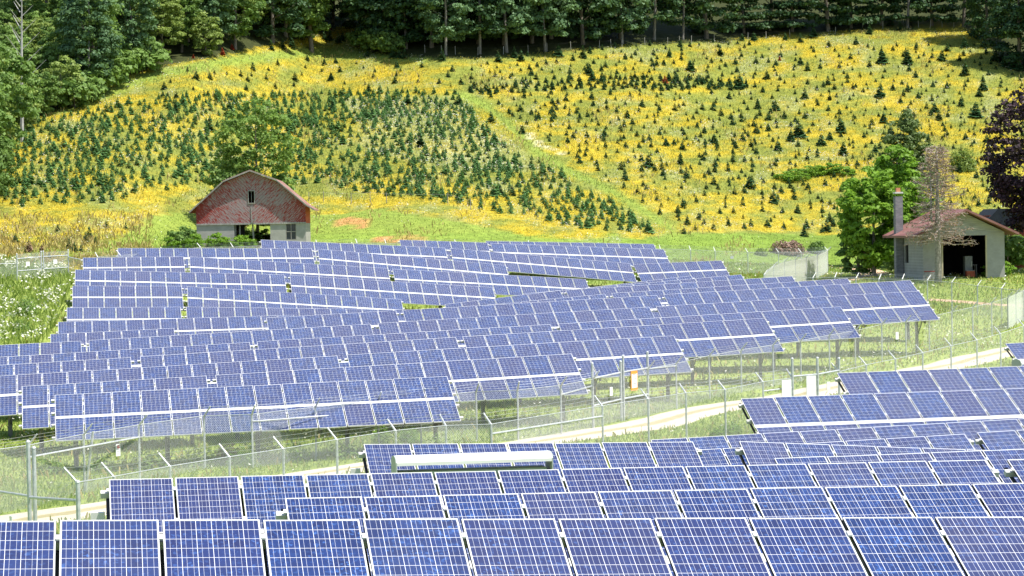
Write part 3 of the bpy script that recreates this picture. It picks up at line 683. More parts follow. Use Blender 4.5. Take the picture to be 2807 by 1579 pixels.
# gate at the left frame edge of the near field
q0 = hit(80, 1352, 1.55, 20); q1 = b1_[0]; q2 = q0 + (q0 - q1)*1.1; q2.z = g1(q2.x, q2.y)
gate('pipe_gate', 'pipe gate with tall double post at the lower left, beside the gravel track', [q1, q0, q0 + Vector((0.12, 0.05, 0)), q2], (1.85, 2.75, 2.6, 2.5), (1.45,), [(0, 1), (2, 3)])
sign('notice_sign', 'white sign low on the gate at the lower left corner', pt(q0, q2, 0.42, 0.72) + Vector((0.05, -0.08, 0)), 0.24, 0.40, q2 - q0)
lp = hit(217, 1290, 0.0); b = MB(); b.tube([Vector((0, 0, -0.2)), Vector((0.33, -0.1, 1.95))], 0.04, 7); o = b.build('leaning_post', [MAT['galv']]); o.location = (b2_[2].x, b2_[2].y - 0.1, b2_[2].z)
tag(o, 'steel post leaning to the right in the mesh fence at the left', 'post')

# ------------------------------------------------------------------ gravel track
TRK = []
def track(name, label, pts, wd, mat, n=220):
    P = [hit(x, y) for x, y in pts]; cum = [0]
    for a, c in zip(P[:-1], P[1:]): cum.append(cum[-1] + (c-a).length)
    ss = np.linspace(0, cum[-1], n); cx = np.interp(ss, cum, [p.x for p in P]); cy = np.interp(ss, cum, [p.y for p in P])
    k = np.ones(15)/15; pad = 7
    cx = np.convolve(np.pad(cx, pad, 'reflect', reflect_type='odd'), k, 'valid'); cy = np.convolve(np.pad(cy, pad, 'reflect', reflect_type='odd'), k, 'valid')
    dx, dy = np.gradient(cx), np.gradient(cy); L_ = np.hypot(dx, dy); nxx, nyy = -dy/L_, dx/L_
    m_ = 9; v = []; f = []; TRK.append((cx.copy(), cy.copy(), wd*0.5))
    for i in range(n):
        wob = wd*(1 + 0.18*(vn.one(np.array([ss[i]*0.5]), np.array([3.3]))[0] - 0.5))
        for j in range(m_):
            t = (j/(m_-1) - 0.5)*wob; x, y = cx[i] + nxx[i]*t, cy[i] + nyy[i]*t
            edge = 0.035 if 0 < j < m_-1 else -0.05
            v.append((x, y, g1(x, y) + edge))
    f = [(i*m_+j, i*m_+j+1, (i+1)*m_+j+1, (i+1)*m_+j) for i in range(n-1) for j in range(m_-1)]
    me = bpy.data.meshes.new(name); me.from_pydata(v, [], f); me.materials.append(mat); me.polygons.foreach_set('use_smooth', [True]*len(f))
    uvl = me.uv_layers.new(name='UVMap')
    for k_, lpp in enumerate(me.loops): i, j = divmod(lpp.vertex_index, m_); uvl.data[k_].uv = (ss[i], j/(m_-1))
    o = link(name, me); tag(o, label, 'track', kind='structure'); return o
m = NM('gravel_track', 0.95, 0.1)
uvn = m.n('ShaderNodeUVMap').outputs[0]; sx = m.n('ShaderNodeSeparateXYZ'); m.l(uvn, sx.inputs[0])
mid_ = m.math('ABSOLUTE', m.math('SUBTRACT', sx.outputs[1], 0.5))
nz = m.noise(m.mapping(uvn, (0.6, 3.0, 1)), 1.2, 5, 0.7)
rut = m.math('LESS_THAN', m.math('ADD', mid_, m.math('MULTIPLY', nz, 0.16)), 0.17)
g_ = m.math('GREATER_THAN', nz, m.math('ADD', m.math('MULTIPLY', mid_, 1.6), 0.46))
c = m.mix(nz, (0.46, 0.38, 0.28), (0.70, 0.63, 0.52)); c = m.mix(m.math('MULTIPLY', g_, 0.55), c, (0.42, 0.38, 0.18)); c = m.mix(m.math('MULTIPLY', rut, 0.8), c, (0.36, 0.30, 0.15)); c = m.mix(m.math('MULTIPLY', m.math('GREATER_THAN', mid_, 0.42), 0.5), c, (0.44, 0.33, 0.18)); m.base(c); m.bump(m.noise(m.coord(), 14, 3), 0.5, 0.03)
MAT['gravel'] = m.m
track('gravel_track', 'pale two wheel gravel track between the two fenced fields', [(-60, 1450), (60, 1428), (210, 1402), (360, 1385), (600, 1345), (860, 1300), (1150, 1262), (1420, 1222), (1590, 1196), (1774, 1172), (1923, 1123), (2100, 1105), (2280, 1066), (2480, 1025), (2660, 988), (2807, 955), (2950, 925)], 2.9, MAT['gravel'])
m = NM('pinkish_soil', 0.95, 0.1); m.base(m.ramp(m.noise(m.coord(), 1.5, 5, 0.7), [(0.35, (0.48, 0.30, 0.19)), (0.65, (0.64, 0.46, 0.32))])); MAT['soil'] = m.m
track('garage_driveway', 'pinkish dirt driveway curving up beside the garage', [(2300, 772), (2350, 765), (2395, 756), (2395, 745), (2360, 738), (2330, 735)], 3.0, MAT['soil'], 60)
track('lawn_track', 'worn dirt path across the lawn in front of the garage', [(2545, 823), (2620, 826), (2700, 834), (2760, 838), (2860, 842)], 1.1, MAT['soil'], 60)

# ------------------------------------------------------------------ equipment cabinets with curved roofs
def cabinet(label, loc, yaw, Lx=2.95, Dy=0.85, Hh=2.15):
    root = empty('equipment_cabinet', loc, yaw); tag(root, label, 'cabinet')
    b = MB(); b.box((0, 0.06, Hh*0.46), (Lx-0.16, Dy-0.22, Hh*0.92)); b.build('body', [MAT['box_grey']], root)
    n = 7
    for i in range(n):
        b = MB(); b.box((-Lx/2 + 0.22 + (Lx-0.44)*(i+0.5)/n, -Dy/2 + 0.155, Hh*0.46), ((Lx-0.44)/n - 0.03, 0.03, Hh*0.84)); b.build('door_panel', [MAT['galv_dark']], root)
    arc = [(-Dy/2, Hh-0.06), (-Dy/2, Hh+0.0)] + [(-Dy/2 + Dy*t, Hh + 0.11*math.sin(math.pi*min(1, 0.08+t*0.92))**0.6) for t in (0.06, 0.15, 0.3, 0.5, 0.7, 0.85, 0.94)] + [(Dy/2, Hh), (Dy/2, Hh-0.10)]
    v = [(-Lx/2, y, z) for y, z in arc] + [(Lx/2, y, z) for y, z in arc]; k = len(arc)
    b = MB(); b.add(v, [(i, i+k, (i+1) % k + k, (i+1) % k) for i in range(k)]); b.build('curved_roof', [MAT['box_white']], root)
    for s in (-1, 1):
        b = MB(); arc2 = [(y*1.001, z) for y, z in arc[1:-1]]; pts = [(Dy/2, Hh-0.9), (-Dy/2, Hh-0.9)] + arc2
        x0, x1 = (s*Lx/2 - 0.012, s*Lx/2 + 0.012); kk = len(pts)
        b.add([(x0, p[0], p[1]) for p in pts] + [(x1, p[0], p[1]) for p in pts], [tuple(range(kk)), tuple(range(2*kk-1, kk-1, -1))] + [(i, (i+1) % kk, (i+1) % kk + kk, i+kk) for i in range(kk)])
        b.build('end_panel', [MAT['box_grey']], root)
    return root
r = ray(1294, 1271); r = r*(48.6/r[1]); z0 = g1(r[0], r[1]); cabinet('long white cabinet roof with a curved top between two near arrays', (r[0], r[1], z0), YAW, 2.95, 0.72, r[2] - z0 + 0.09)
r = ray(2900, 990); r = r*(88.0/r[1]); z0 = g1(r[0], r[1]); cabinet('white curved roof cabinet cut off by the right frame edge', (r[0], r[1], z0), YAW, 2.95, 0.9, r[2] - z0)

# ------------------------------------------------------------------ barn
class Walls:
    def __init__(s, mat, root): s.mat, s.root = mat, root
    def box(s, c, sz): b = MB(); b.box(c, sz); b.build('block_wall', [s.mat], s.root)
def barn():
    r = ray(690, 690); r = r*(222/r[1]); cx, cy = r[0], r[1]; zb = r[2]
    root = empty('barn', (cx, cy, zb), R(2.2)); tag(root, 'weathered red barn with chevron board gable on pale block walls', 'barn')
    W2, D, Hs, He = 4.67, 10.0, 2.38, 3.55
    m = NM('peeling_red_boards', 0.85, 0.15); co = m.coord(); s = m.n('ShaderNodeSeparateXYZ'); m.l(co, s.inputs[0])
    ax = m.math('ABSOLUTE', s.outputs[0]); across = m.math('SUBTRACT', s.outputs[2], ax); along = m.math('ADD', s.outputs[2], ax)
    cv = m.n('ShaderNodeCombineXYZ'); m.l(m.math('MULTIPLY', across, 9.0), cv.inputs[0]); m.l(m.math('MULTIPLY', along, 1.5), cv.inputs[1]); m.l(m.math('SIGN', s.outputs[0]), cv.inputs[2])
    f = m.noise(cv.outputs[0], 1.0, 5, 0.75); big = m.noise(co, 0.35, 3, 0.6)
    # paint survives under the rakes
    edge_ = m.math('MULTIPLY_ADD', m.math('SUBTRACT', ax, 2.6), 0.06, 0.0, clamp=True)
    f2_ = m.math('ADD', m.math('ADD', f, m.math('MULTIPLY', m.math('SUBTRACT', big, 0.5), 0.35)), edge_)
    c = m.ramp(f2_, [(0.40, (0.27, 0.22, 0.22)), (0.50, (0.34, 0.27, 0.27)), (0.55, (0.30, 0.06, 0.05)), (0.75, (0.24, 0.03, 0.025))])
    bd = m.math('FRACT', m.math('MULTIPLY', across, 3.3)); c = m.mix(m.math('MULTIPLY', m.math('LESS_THAN', bd, 0.12), 0.6), c, (0.05, 0.03, 0.03)); m.base(c); RED = m.m
    REDP = noisy('red_side_boards', (0.38, 0.03, 0.02), (0.50, 0.06, 0.04), 3, 0.7)
    m = NM('weathered_blocks', 0.9, 0.1); co = m.coord(); br = m.n('ShaderNodeTexBrick'); m.l(m.mapping(co, (1, 1, 1), (R(90), 0, 0)), br.inputs['Vector'])
    br.inputs['Scale'].default_value = 2.4; br.inputs['Mortar Size'].default_value = 0.012; br.inputs['Color1'].default_value = (0.33, 0.315, 0.29, 1); br.inputs['Color2'].default_value = (0.39, 0.37, 0.345, 1); br.inputs['Mortar'].default_value = (0.30, 0.28, 0.25, 1)
    m.base(m.mix(0.5, br.outputs[0], m.ramp(m.noise(co, 1.5, 5), [(0.3, (0.27, 0.255, 0.23)), (0.7, (0.44, 0.42, 0.39))]))); BLK = m.m
    ROOF = noisy('rusty_roof_metal', (0.26, 0.10, 0.07), (0.42, 0.27, 0.23), 0.9, 0.5, 0.4, 0.1, lo=0.4, hi=0.6)
    op0, op1, wx0, wx1 = -1.45, 1.62, 2.95, 3.85
    t = 0.2
    b = Walls(BLK, root)
    # front block wall in pieces round the doorway and the window
    b.box(((-W2+op0)/2, t/2, Hs/2 - 0.5), (op0+W2, t, Hs + 1)); b.box(((op1+wx0)/2, t/2, Hs/2 - 0.5), (wx0-op1, t, Hs + 1)); b.box(((wx1+W2)/2, t/2, Hs/2-0.5), (W2-wx1, t, Hs+1))
    b.box(((wx0+wx1)/2, t/2, 0.0), (wx1-wx0, t, 1.9)); 
    for s_ in (-1, 1): b.box((s_*(W2-t/2), D/2 + t/2, Hs/2 - 0.5), (t, D - t, Hs + 1))
    b.box(((-W2+op0)/2 + t/2, D-t/2, Hs/2 - 0.5), (op0+W2-t-0.002, t, Hs+1)); b.box(((op1+W2)/2 - t/2, D-t/2, Hs/2-0.5), (W2-op1-t-0.002, t, Hs+1))
    prof = [(-W2, Hs), (W2, Hs), (W2, He+0.45), (2.15, 6.02), (0, 6.86), (-2.2, 5.98), (-W2, He+0.45)]
    b = MB()
    # gable with the loft opening left free
    lx0, lx1, lz0, lz1 = -0.20, 0.34, 4.15, 5.22
    b.prism([(-W2, Hs+.002), (lx0, Hs+.002), (lx0, 6.78), (-2.2, 5.98), (-W2, He+0.45)], -0.03, 0.12)
    b.prism([(lx1, Hs+.002), (W2, Hs+.002), (W2, He+0.45), (2.15, 6.02), (lx1, 6.73)], -0.03, 0.12)
    b.prism([(lx0, Hs+.002), (lx1, Hs+.002), (lx1, lz0), (lx0, lz0)], -0.0299, 0.1199); b.prism([(lx0, lz1), (lx1, lz1), (lx1, 6.73), (0, 6.86), (lx0, 6.78)], -0.0299, 0.1199)
    b.build('gable_boards', [RED], root)
    b = MB(); b.prism([(p[0], p[1]) for p in prof], D-0.12, D+0.02); b.build('rear_gable', [REDP], root)
    for s_ in (-1, 1):
        b = MB(); b.box((s_*(W2-0.05), D/2, (Hs+He+0.45)/2), (0.1, D-0.3, He+0.45-Hs)); b.build('side_boards', [REDP], root)
    # roof: four planes with overhang
    rp = [(-5.25, He-0.02), (-4.75, He+0.42), (-2.28, 6.14), (0, 7.02), (2.23, 6.18), (4.75, He+0.44), (5.45, He+0.02)]
    v = []; 
    for y in (-0.42, D+0.4):
        v += [(p[0], y, p[1]) for p in rp] + [(p[0], y, p[1]-0.13) for p in rp]
    k = len(rp); b = MB(); f = []
    for i in range(k-1): f += [(i, i+1, i+1+2*k, i+2*k), (i+k, i+3*k, i+1+3*k, i+1+k), (i, i+k, i+1+k, i+1), (i+2*k, i+1+2*k, i+1+3*k, i+3*k)]
    f += [(0, 2*k, 3*k, k), (k-1, 2*k-1, 4*k-1, 3*k-1)]
    b.add(v, f); b.build('roof', [ROOF], root)
    b = MB()
    for (x0, z0), (x1, z1) in zip(rp[:-1], rp[1:]):
        b.tube([(x0, -0.44, z0-0.09), (x1, -0.44, z1-0.09)], 0.07, 4)
    b.build('rake_trim', [MAT['wood_grey']], root)
    b = MB(); b.box((0, -0.05, Hs+0.02), (2*W2+0.04, 0.1, 0.14)); b.build('sill_board', [MAT['wood_grey']], root)
    b = MB(); b.box((0.05, 0.05, 3.6), (0.09, 0.06, 2.3)); o = b.build('centre_seam', [MAT['wood_grey']], root); o.location = (0, -0.1, 0); o.scale = (0.6, 1, 0.5); o.location.z = 1.45
    # loft opening and window
    b = MB()
    for x in (lx0, lx1): b.box((x, -0.05, (lz0+lz1)/2), (0.07, 0.06, lz1-lz0+0.1))
    for z in (lz0, lz1): b.box(((lx0+lx1)/2, -0.053, z), (lx1-lx0, 0.06, 0.07))
    b.box(((lx0+lx1)/2, 0.05, (lz0+lz1)/2), (0.03, 0.03, lz1-lz0)); b.build('loft_window_frame', [MAT['wood_grey']], root)
    b = MB()
    for x in (wx0+.03, (wx0+wx1)/2, wx1-.03): b.box((x, 0.03, 1.66), (0.05, 0.05, 1.42))
    for z in (0.99, 1.66, 2.33): b.box(((wx0+wx1)/2, 0.033, z), (wx1-wx0, 0.05, 0.05))
    wf = b.build('window_frame', [MAT['wood_grey']], root)
    g = NM('old_window_glass', 0.1, 0.6); g.base((0.02, 0.035, 0.05))
    b = MB(); b.box(((wx0+wx1)/2, 0.10, 1.66), (wx1-wx0-.01, 0.01, 1.38)); b.build('pane', [g.m], wf)
    # door posts and inner beams, dark inside left
    for x, tilt in ((-1.0, 0), (0.25, 0.08), (-1.38, 0)):
        b = MB(); b.tube([(x, 0.5, -0.3), (x - tilt*2, 0.5, Hs)], 0.09, 4); b.build('inner_post', [MAT['wood_grey']], root)
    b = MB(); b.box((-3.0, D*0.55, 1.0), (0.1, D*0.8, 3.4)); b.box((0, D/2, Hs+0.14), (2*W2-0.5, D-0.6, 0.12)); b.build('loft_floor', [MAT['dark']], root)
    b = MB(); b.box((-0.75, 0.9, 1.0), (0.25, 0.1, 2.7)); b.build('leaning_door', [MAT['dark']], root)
    b = MB(); b.tube([(0.0, -0.12, Hs+0.05), (0.42, -0.22, Hs+0.52)], [0.09, 0.05], 4); b.build('loose_board', [MAT['wood_grey']], root)
    return root, (cx, cy, zb)
barn_o, BARN = barn()

# ------------------------------------------------------------------ garage
def garage():
    r = ray(2531, 763); r = r*(185/r[1]); root = empty('garage', (r[0], r[1], r[2]), R(6.5)); zb = r[2]
    tag(root, 'pale block garage with red metal roof and wide open door', 'garage')
    Wd, D, H, t = 6.0, 7.0, 3.22, 0.2; d0, d1, dh = 1.36, 4.68, 3.0
    m = NM('painted_blocks', 0.9, 0.1); co = m.coord(); br = m.n('ShaderNodeTexBrick'); m.l(m.mapping(co, (1, 1, 1), (R(90), 0, 0)), br.inputs['Vector'])
    br.inputs['Scale'].default_value = 2.4; br.inputs['Mortar Size'].default_value = 0.010; br.inputs['Color1'].default_value = (0.30, 0.295, 0.28, 1); br.inputs['Color2'].default_value = (0.345, 0.34, 0.325, 1); br.inputs['Mortar'].default_value = (0.27, 0.265, 0.255, 1)
    m.base(m.mix(0.4, br.outputs[0], m.ramp(m.noise(co, 1.2, 5), [(0.3, (0.28, 0.275, 0.255)), (0.7, (0.42, 0.41, 0.39))]))); BL = m.m
    RR = noisy('red_roof_metal', (0.20, 0.085, 0.075), (0.29, 0.135, 0.12), 1.2, 0.55, 0.4, stretch=(1, 0.2, 1))
    b = Walls(BL, root); b.box((d0/2, t/2, H/2 - 0.4), (d0, t, H+0.8)); b.box(((d1+Wd)/2, t/2, H/2-0.4), (Wd-d1, t, H+0.8)); b.box(((d0+d1)/2, t/2+0.001, (dh+H)/2), (d1-d0, t-0.004, H-dh))
    # left wall with the slot window
    wy0, wy1, wz0, wz1 = 3.9, 4.9, 1.05, 2.35
    b.box((t/2, (t+wy0)/2, H/2-0.4), (t, wy0-t, H+0.8)); b.box((t/2, (wy1+D-t)/2, H/2-0.4), (t, D-t-wy1, H+0.8)); b.box((t/2, (wy0+wy1)/2, wz0/2-0.4), (t-.002, wy1-wy0, wz0+0.8)); b.box((t/2, (wy0+wy1)/2, (wz1+H)/2), (t-.002, wy1-wy0, H-wz1))
    b.box((Wd-t/2, D/2, H/2-0.4), (t, D-2*t, H+0.8)); b.box((Wd/2, D-t/2, H/2-0.4), (Wd, t, H+0.8))
    b = MB(); b.box((t/2+0.04, (wy0+wy1)/2, (wz0+wz1)/2), (0.06, wy1-wy0, wz1-wz0)); b.build('slot_window', [MAT['dark']], root)
    for y in (0.03, D-0.15):
        b = MB(); b.prism([(0, H+.002), (Wd, H+.002), (Wd/2, H+1.45)], y, y+0.12); b.build('gable', [noisy('grey_gable_boards', (0.26, 0.26, 0.25), (0.42, 0.42, 0.40), 4, 0.9, stretch=(0.3, 1, 4))], root)
    pk = H+1.62; rp = [(-0.88, H-0.22), (Wd/2, pk), (Wd+0.82, H-0.14)]
    v = []
    for y in (-0.9, D+0.9): v += [(p[0], y, p[1]+0.06) for p in rp] + [(p[0], y, p[1]-0.10) for p in rp]
    k = 3; f = []
    for i in range(2): f += [(i, i+1, i+1+2*k, i+2*k), (i+k, i+3*k, i+1+3*k, i+1+k), (i, i+k, i+1+k, i+1), (i+2*k, i+1+2*k, i+1+3*k, i+3*k)]
    f += [(0, 2*k, 3*k, k), (k-1, 2*k-1, 4*k-1, 3*k-1)]
    b = MB(); b.add(v, f); b.build('roof', [RR], root)
    for i in range(9):
        b = MB(); y = -0.8 + i*(D+1.6)/8; b.box((-0.42, y, H-0.10), (0.9, 0.06, 0.12), 0, Matrix.Rotation(-R(25), 3, 'Y')); b.build('rafter_tail', [MAT['wood_grey']], root)
    b = MB(); b.box((d0+0.04, -0.01, dh/2), (0.10, 0.12, dh)); b.box((d1-0.04, -0.01, dh/2), (0.10, 0.12, dh)); b.build('door_frame', [noisy('tan_trim', (0.42, 0.36, 0.24), (0.5, 0.43, 0.3), 4)], root)
    b = MB(); b.box((Wd/2, D-t-0.06, H/2), (Wd-2*t-.02, 0.02, H)); b.box((Wd-t-0.03, D/2, H/2), (0.02, D-3*t, H)); b.box((t+0.12, D/2, H/2), (0.02, D-3*t, H)); b.box((Wd/2, D/2, H-0.05), (Wd-2*t-.05, D-3*t, 0.03)); b.build('shade_lining', [MAT['dark']], root)  # near-black sheets over walls and ceiling; the interior's shade is in their colour
    # chimney
    ch = MB(); cb = noisy('chimney_block', (0.17, 0.165, 0.18), (0.26, 0.25, 0.26), 3, 0.9, stretch=(1, 1, 3))
    ch.box((-0.32, D-1.6, (H+3.1)/2 - 0.4), (0.55, 0.6, H+3.1)); o = ch.build('chimney', [cb], root)
    ch = MB(); ch.box((-0.32, D-1.6, H+2.98), (0.6, 0.66, 0.12)); ch.build('cap', [MAT['white_rail']], o)
    ch = MB(); ch.box((-0.32, D-1.6, H+3.19), (0.30, 0.30, 0.30)); ch.build('flue', [noisy('terracotta', (0.5, 0.2, 0.1), (0.6, 0.27, 0.15), 3)], o)
    return root, zb
garage_o, GZB = garage()
GM = Matrix.Translation(garage_o.location) @ Matrix.Rotation(R(6.5), 4, 'Z')
def inside(name, label, cat, x, y, parts):
    p = GM @ Vector((x, y, 0)); root = empty(name, p, R(6.5)); tag(root, label, cat)
    for nm_, c_, s_, mt in parts: b = MB(); b.box(c_, s_); b.build(nm_, [mt], root)
wt = noisy('dull_white_enamel', (0.16, 0.16, 0.16), (0.24, 0.24, 0.23), 4, 0.4)
inside('appliance', 'pale upright appliance standing inside the dark garage', 'appliance', 3.75, 1.6, [('cabinet_body', (0, 0, 0.75), (0.55, 0.5, 1.5), wt), ('appliance_door', (0, -0.26, 0.95), (0.5, 0.03, 0.9), wt), ('handle', (0.2, -0.29, 0.95), (0.03, 0.03, 0.4), MAT['galv'])])
inside('workbench', 'low bench inside the garage right of the appliance', 'bench', 4.25, 2.0, [('bench_top', (0, 0, 0.85), (0.5, 0.5, 0.05), MAT['wood_grey']), ('leg', (-0.2, -0.2, 0.41), (0.05, 0.05, 0.82), MAT['wood_grey']), ('leg', (0.2, -0.2, 0.41), (0.05, 0.05, 0.82), MAT['wood_grey']), ('leg', (-0.2, 0.2, 0.41), (0.05, 0.05, 0.82), MAT['wood_grey']), ('leg', (0.2, 0.2, 0.41), (0.05, 0.05, 0.82), MAT['wood_grey'])])
inside('crate', 'rust red crate on the garage floor', 'crate', 3.7, 0.9, [('crate_box', (0, 0, 0.22), (0.6, 0.4, 0.44), noisy('rust_red', (0.25, 0.06, 0.03), (0.4, 0.1, 0.05), 5)), ('lid', (0, 0, 0.455), (0.64, 0.44, 0.03), MAT['wood_grey'])])
inside('bench', 'dark red bench leaning at the garage corner beside the dead tree', 'bench', 0.35, -0.7, [('seat', (0, 0, 0.5), (0.9, 0.35, 0.06), noisy('dark_red_paint', (0.25, 0.04, 0.03), (0.33, 0.06, 0.05), 4)), ('leg', (-0.38, 0, 0.24), (0.06, 0.3, 0.46), MAT['wood_grey']), ('leg', (0.38, 0, 0.24), (0.06, 0.3, 0.46), MAT['wood_grey'])])
def shed():
    r = ray(2745, 640); r = r*(201/r[1]); x, y = r[0], r[1]; z = g1(x, y)
    root = empty('shed', (x, y, z), R(4)); tag(root, 'low dark roofed shed half hidden behind the garage under the purple maple', 'shed')
    top = -(575-600)/7100*201 - z
    b = MB(); b.box((1.6, 2, top/2-0.4), (5.0, 4, top-0.2)); b.build('wall', [noisy('shed_red_wall', (0.2, 0.04, 0.03), (0.3, 0.06, 0.05), 3)], root)
    b = MB(); b.prism([(-1.5, top-1.3), (-1.45, top-1.15), (-0.3, top), (4.6, top), (4.7, top-1.0), (4.6, top-1.2)], -0.3, 4.3); b.build('roof', [noisy('shed_dark_roof', (0.012, 0.018, 0.028), (0.022, 0.03, 0.042), 2)], root)
shed()

# ------------------------------------------------------------------ vegetation builders
def norm(a): return a/np.maximum(np.linalg.norm(a, axis=1)[:, None], 1e-6)
def leaf_faces(C, N, size, asp=0.75):
    """faces centred at C facing roughly N"""
    n = len(C); Nn = norm(N + unit(n)*0.75); t = norm(np.cross(Nn, unit(n))); b = np.cross(Nn, t)
    s = (size*(0.6 + 0.8*rng.random(n)))[:, None] if np.isscalar(size) else size[:, None]
    return C, t*s, b*s*asp
def trunk_mesh(h, r, limbs=6, spread=0.3, crown0=0.35, rad=3.0, mat='bark', lean=0.0):
    b = MB(); pts = [(0, 0, -0.4), (0.0, 0, 0.4), (lean*h*0.15, 0.02*h, h*0.35), (lean*h*0.3, -0.01*h, h*0.65), (lean*h*0.4, 0.01*h, h*0.95)]
    b.tube(pts, [r*1.35, r, r*0.8, r*0.5, r*0.12], 8)
    for i in range(limbs):
        t = crown0 + (0.92 - crown0)*i/max(1, limbs); z = h*t; a = 2.4*i + random.random(); L_ = rad*(0.75 - 0.45*t)*(0.8+0.4*random.random())
        b.tube([(lean*z*0.4, 0, z), (math.cos(a)*L_*0.5, math.sin(a)*L_*0.5, z + L_*0.25), (math.cos(a)*L_, math.sin(a)*L_, z + L_*0.65)], [r*0.38*(1-t*0.6), r*0.22, r*0.06], 5)
    return b.mesh('trunk', [MAT[mat]], True)
def crown_mesh(h, rad, z0, clumps, leaves, size, mat, cl=0.26, shape='ellipse', up=0.35):
    P, N, TT = [], [], []
    for i in range(clumps):
        if shape == 'ellipse':
            v = unit(1)[0]; q = 0.45 + 0.55*rng.random()**0.5; c = np.array([v[0]*rad*q, v[1]*rad*q, z0 + (h-z0)*(0.5 + 0.5*v[2]*q)])
        elif shape == 'column':
            t = rng.random(); a = rng.random()*6.283; rr = rad*(0.35 + 0.65*math.sin(math.pi*min(1, 0.12+t*0.9))**0.7)*(0.5+0.5*rng.random()); c = np.array([math.cos(a)*rr, math.sin(a)*rr, z0 + (h-z0)*t])
        elif shape == 'pine':
            t = (i % 13)/13 + 0.03*rng.random(); a = rng.random()*6.283; rr = rad*(1.05 - 0.8*t)*(0.35+0.65*rng.random()); c = np.array([math.cos(a)*rr, math.sin(a)*rr, z0 + (h-z0)*t])
        elif shape == 'cone':
            t = rng.random()**1.3; a = rng.random()*6.283; rr = rad*(1-t)*(0.6+0.4*rng.random()); c = np.array([math.cos(a)*rr, math.sin(a)*rr, z0 + (h-z0)*t])
        cr = rad*cl*(0.7 + 0.6*rng.random()); k = max(3, int(leaves*(0.7+0.6*rng.random())))
        d = unit(k); d[:, 2] = np.where(d[:, 2] < -0.3, -d[:, 2], d[:, 2]); sq = np.array([1, 1, 0.62 if shape != 'pine' else 0.28])
        P.append(c + d*sq*cr*(0.35+0.85*rng.random((k, 1)))); N.append(d + np.array([0, 0, up])); TT.append(np.clip(0.25 + 0.5*rng.random() + 0.25*rng.normal(size=k)*0.6, 0, 1))
    P, N, TT = np.concatenate(P), np.concatenate(N), np.concatenate(TT)
    C, A, B = leaf_faces(P, N, size); return quads_mesh('crown', C, A, B, MAT[mat], TT)
TREES = {}
def make_kind(key, name, h, rad, z0, clumps, leaves, size, mat, trunk_r=0.22, shape='ellipse', cl=0.26, bark='bark', limbs=7, crown0=0.3):
    TREES[key] = (name, trunk_mesh(h*0.93, trunk_r, limbs, crown0=crown0, rad=rad, mat=bark), crown_mesh(h, rad, z0, clumps, leaves, size, mat, cl, shape), h)
def plant(key, p, sc=1.0, rz=None, label=None, cat='tree', group=None, name=None):
    nm_, tm, cm, h = TREES[key]; root = empty(name or nm_, p, random.random()*6.28 if rz is None else rz)
    root.scale = sc if hasattr(sc, '__len__') else (sc*random.uniform(0.93, 1.07), sc*random.uniform(0.93, 1.07), sc)
    link('trunk', tm, root); link('crown', cm, root)
    return tag(root, label, cat, group)
make_kind('oak', 'broadleaf_tree', 17, 5.0, 1.8, 120, 80, 0.20, 'leaf_mid', 0.30, crown0=0.25, cl=0.22)
make_kind('oak2', 'broadleaf_tree', 15, 4.6, 1.2, 110, 80, 0.19, 'leaf_olive', 0.25, crown0=0.2, cl=0.22)
make_kind('maple', 'broadleaf_tree', 20, 4.4, 2.2, 150, 80, 0.20, 'leaf_blue', 0.22, 'column', cl=0.24, bark='bark_forest', crown0=0.3)
make_kind('poplar', 'broadleaf_tree', 22, 3.9, 2.4, 130, 75, 0.19, 'leaf_dark', 0.20, 'column', cl=0.26, bark='bark_forest', crown0=0.3)
make_kind('dark', 'broadleaf_tree', 19, 4.8, 0.6, 140, 80, 0.20, 'leaf_dark', 0.3, 'column', cl=0.24, crown0=0.2)
make_kind('pine', 'pine_tree', 20, 4.0, 0.6, 230, 40, 0.19, 'leaf_dark', 0.24, 'pine', cl=0.28, limbs=14, crown0=0.1)
make_kind('small', 'young_tree', 8, 2.9, 0.4, 70, 70, 0.16, 'leaf_mid', 0.12, crown0=0.2)
make_kind('smallb', 'young_tree', 7, 2.6, 0.2, 65, 70, 0.16, 'leaf_olive', 0.12, crown0=0.2)
make_kind('bush', 'shrub', 2.4, 1.6, 0.0, 26, 48, 0.13, 'leaf_bright', 0.05, cl=0.35, limbs=4, crown0=0.1)
make_kind('bushd', 'shrub', 2.6, 1.8, 0.0, 30, 55, 0.15, 'leaf_mid', 0.05, cl=0.35, limbs=4, crown0=0.1)

# --- forest
def world_px(x, y): 
    z = g1(x, y); a, b = proj(np.array([[x, y, z]])); return a[0], b[0], z
left_lab = {'oak': 'mid green broadleaf tree on the wooded slope left of the flower field', 'oak2': 'yellowish green broadleaf tree on the wooded slope left of the flower field',
 'maple': 'cool green tall tree in the wood at the left', 'small': 'small round young tree at the foot of the left wood', 'smallb': 'small olive young tree at the foot of the left wood', 'dark': 'dark full tree in the wood at the left', 'poplar': 'slim dark tree in the left wood', 'pine': 'dark layered pine in the left wood'}
mid_lab = {'poplar': 'tall slim pale trunked tree along the shaded top edge of the flower field', 'maple': 'tall cool green tree along the shaded top edge of the flower field', 'dark': 'dense dark tree along the top edge of the flower field',
 'pine': 'dark pine with layered boughs in the wood above the flower field', 'oak': 'broad green tree in the wood above the flower field', 'oak2': 'olive green tree in the wood above the flower field', 'small': 'small young tree under the top edge wood', 'smallb': 'small olive tree under the top edge wood'}
occ = []
def far_enough(x, y, d): return all((x-a)**2 + (y-b)**2 > d*d for a, b in occ)
cnt = 0
front = []
for px in np.arange(-130, 2960, 1.0):
    if in_forest(px, -1e9): pass
xq = -130.0
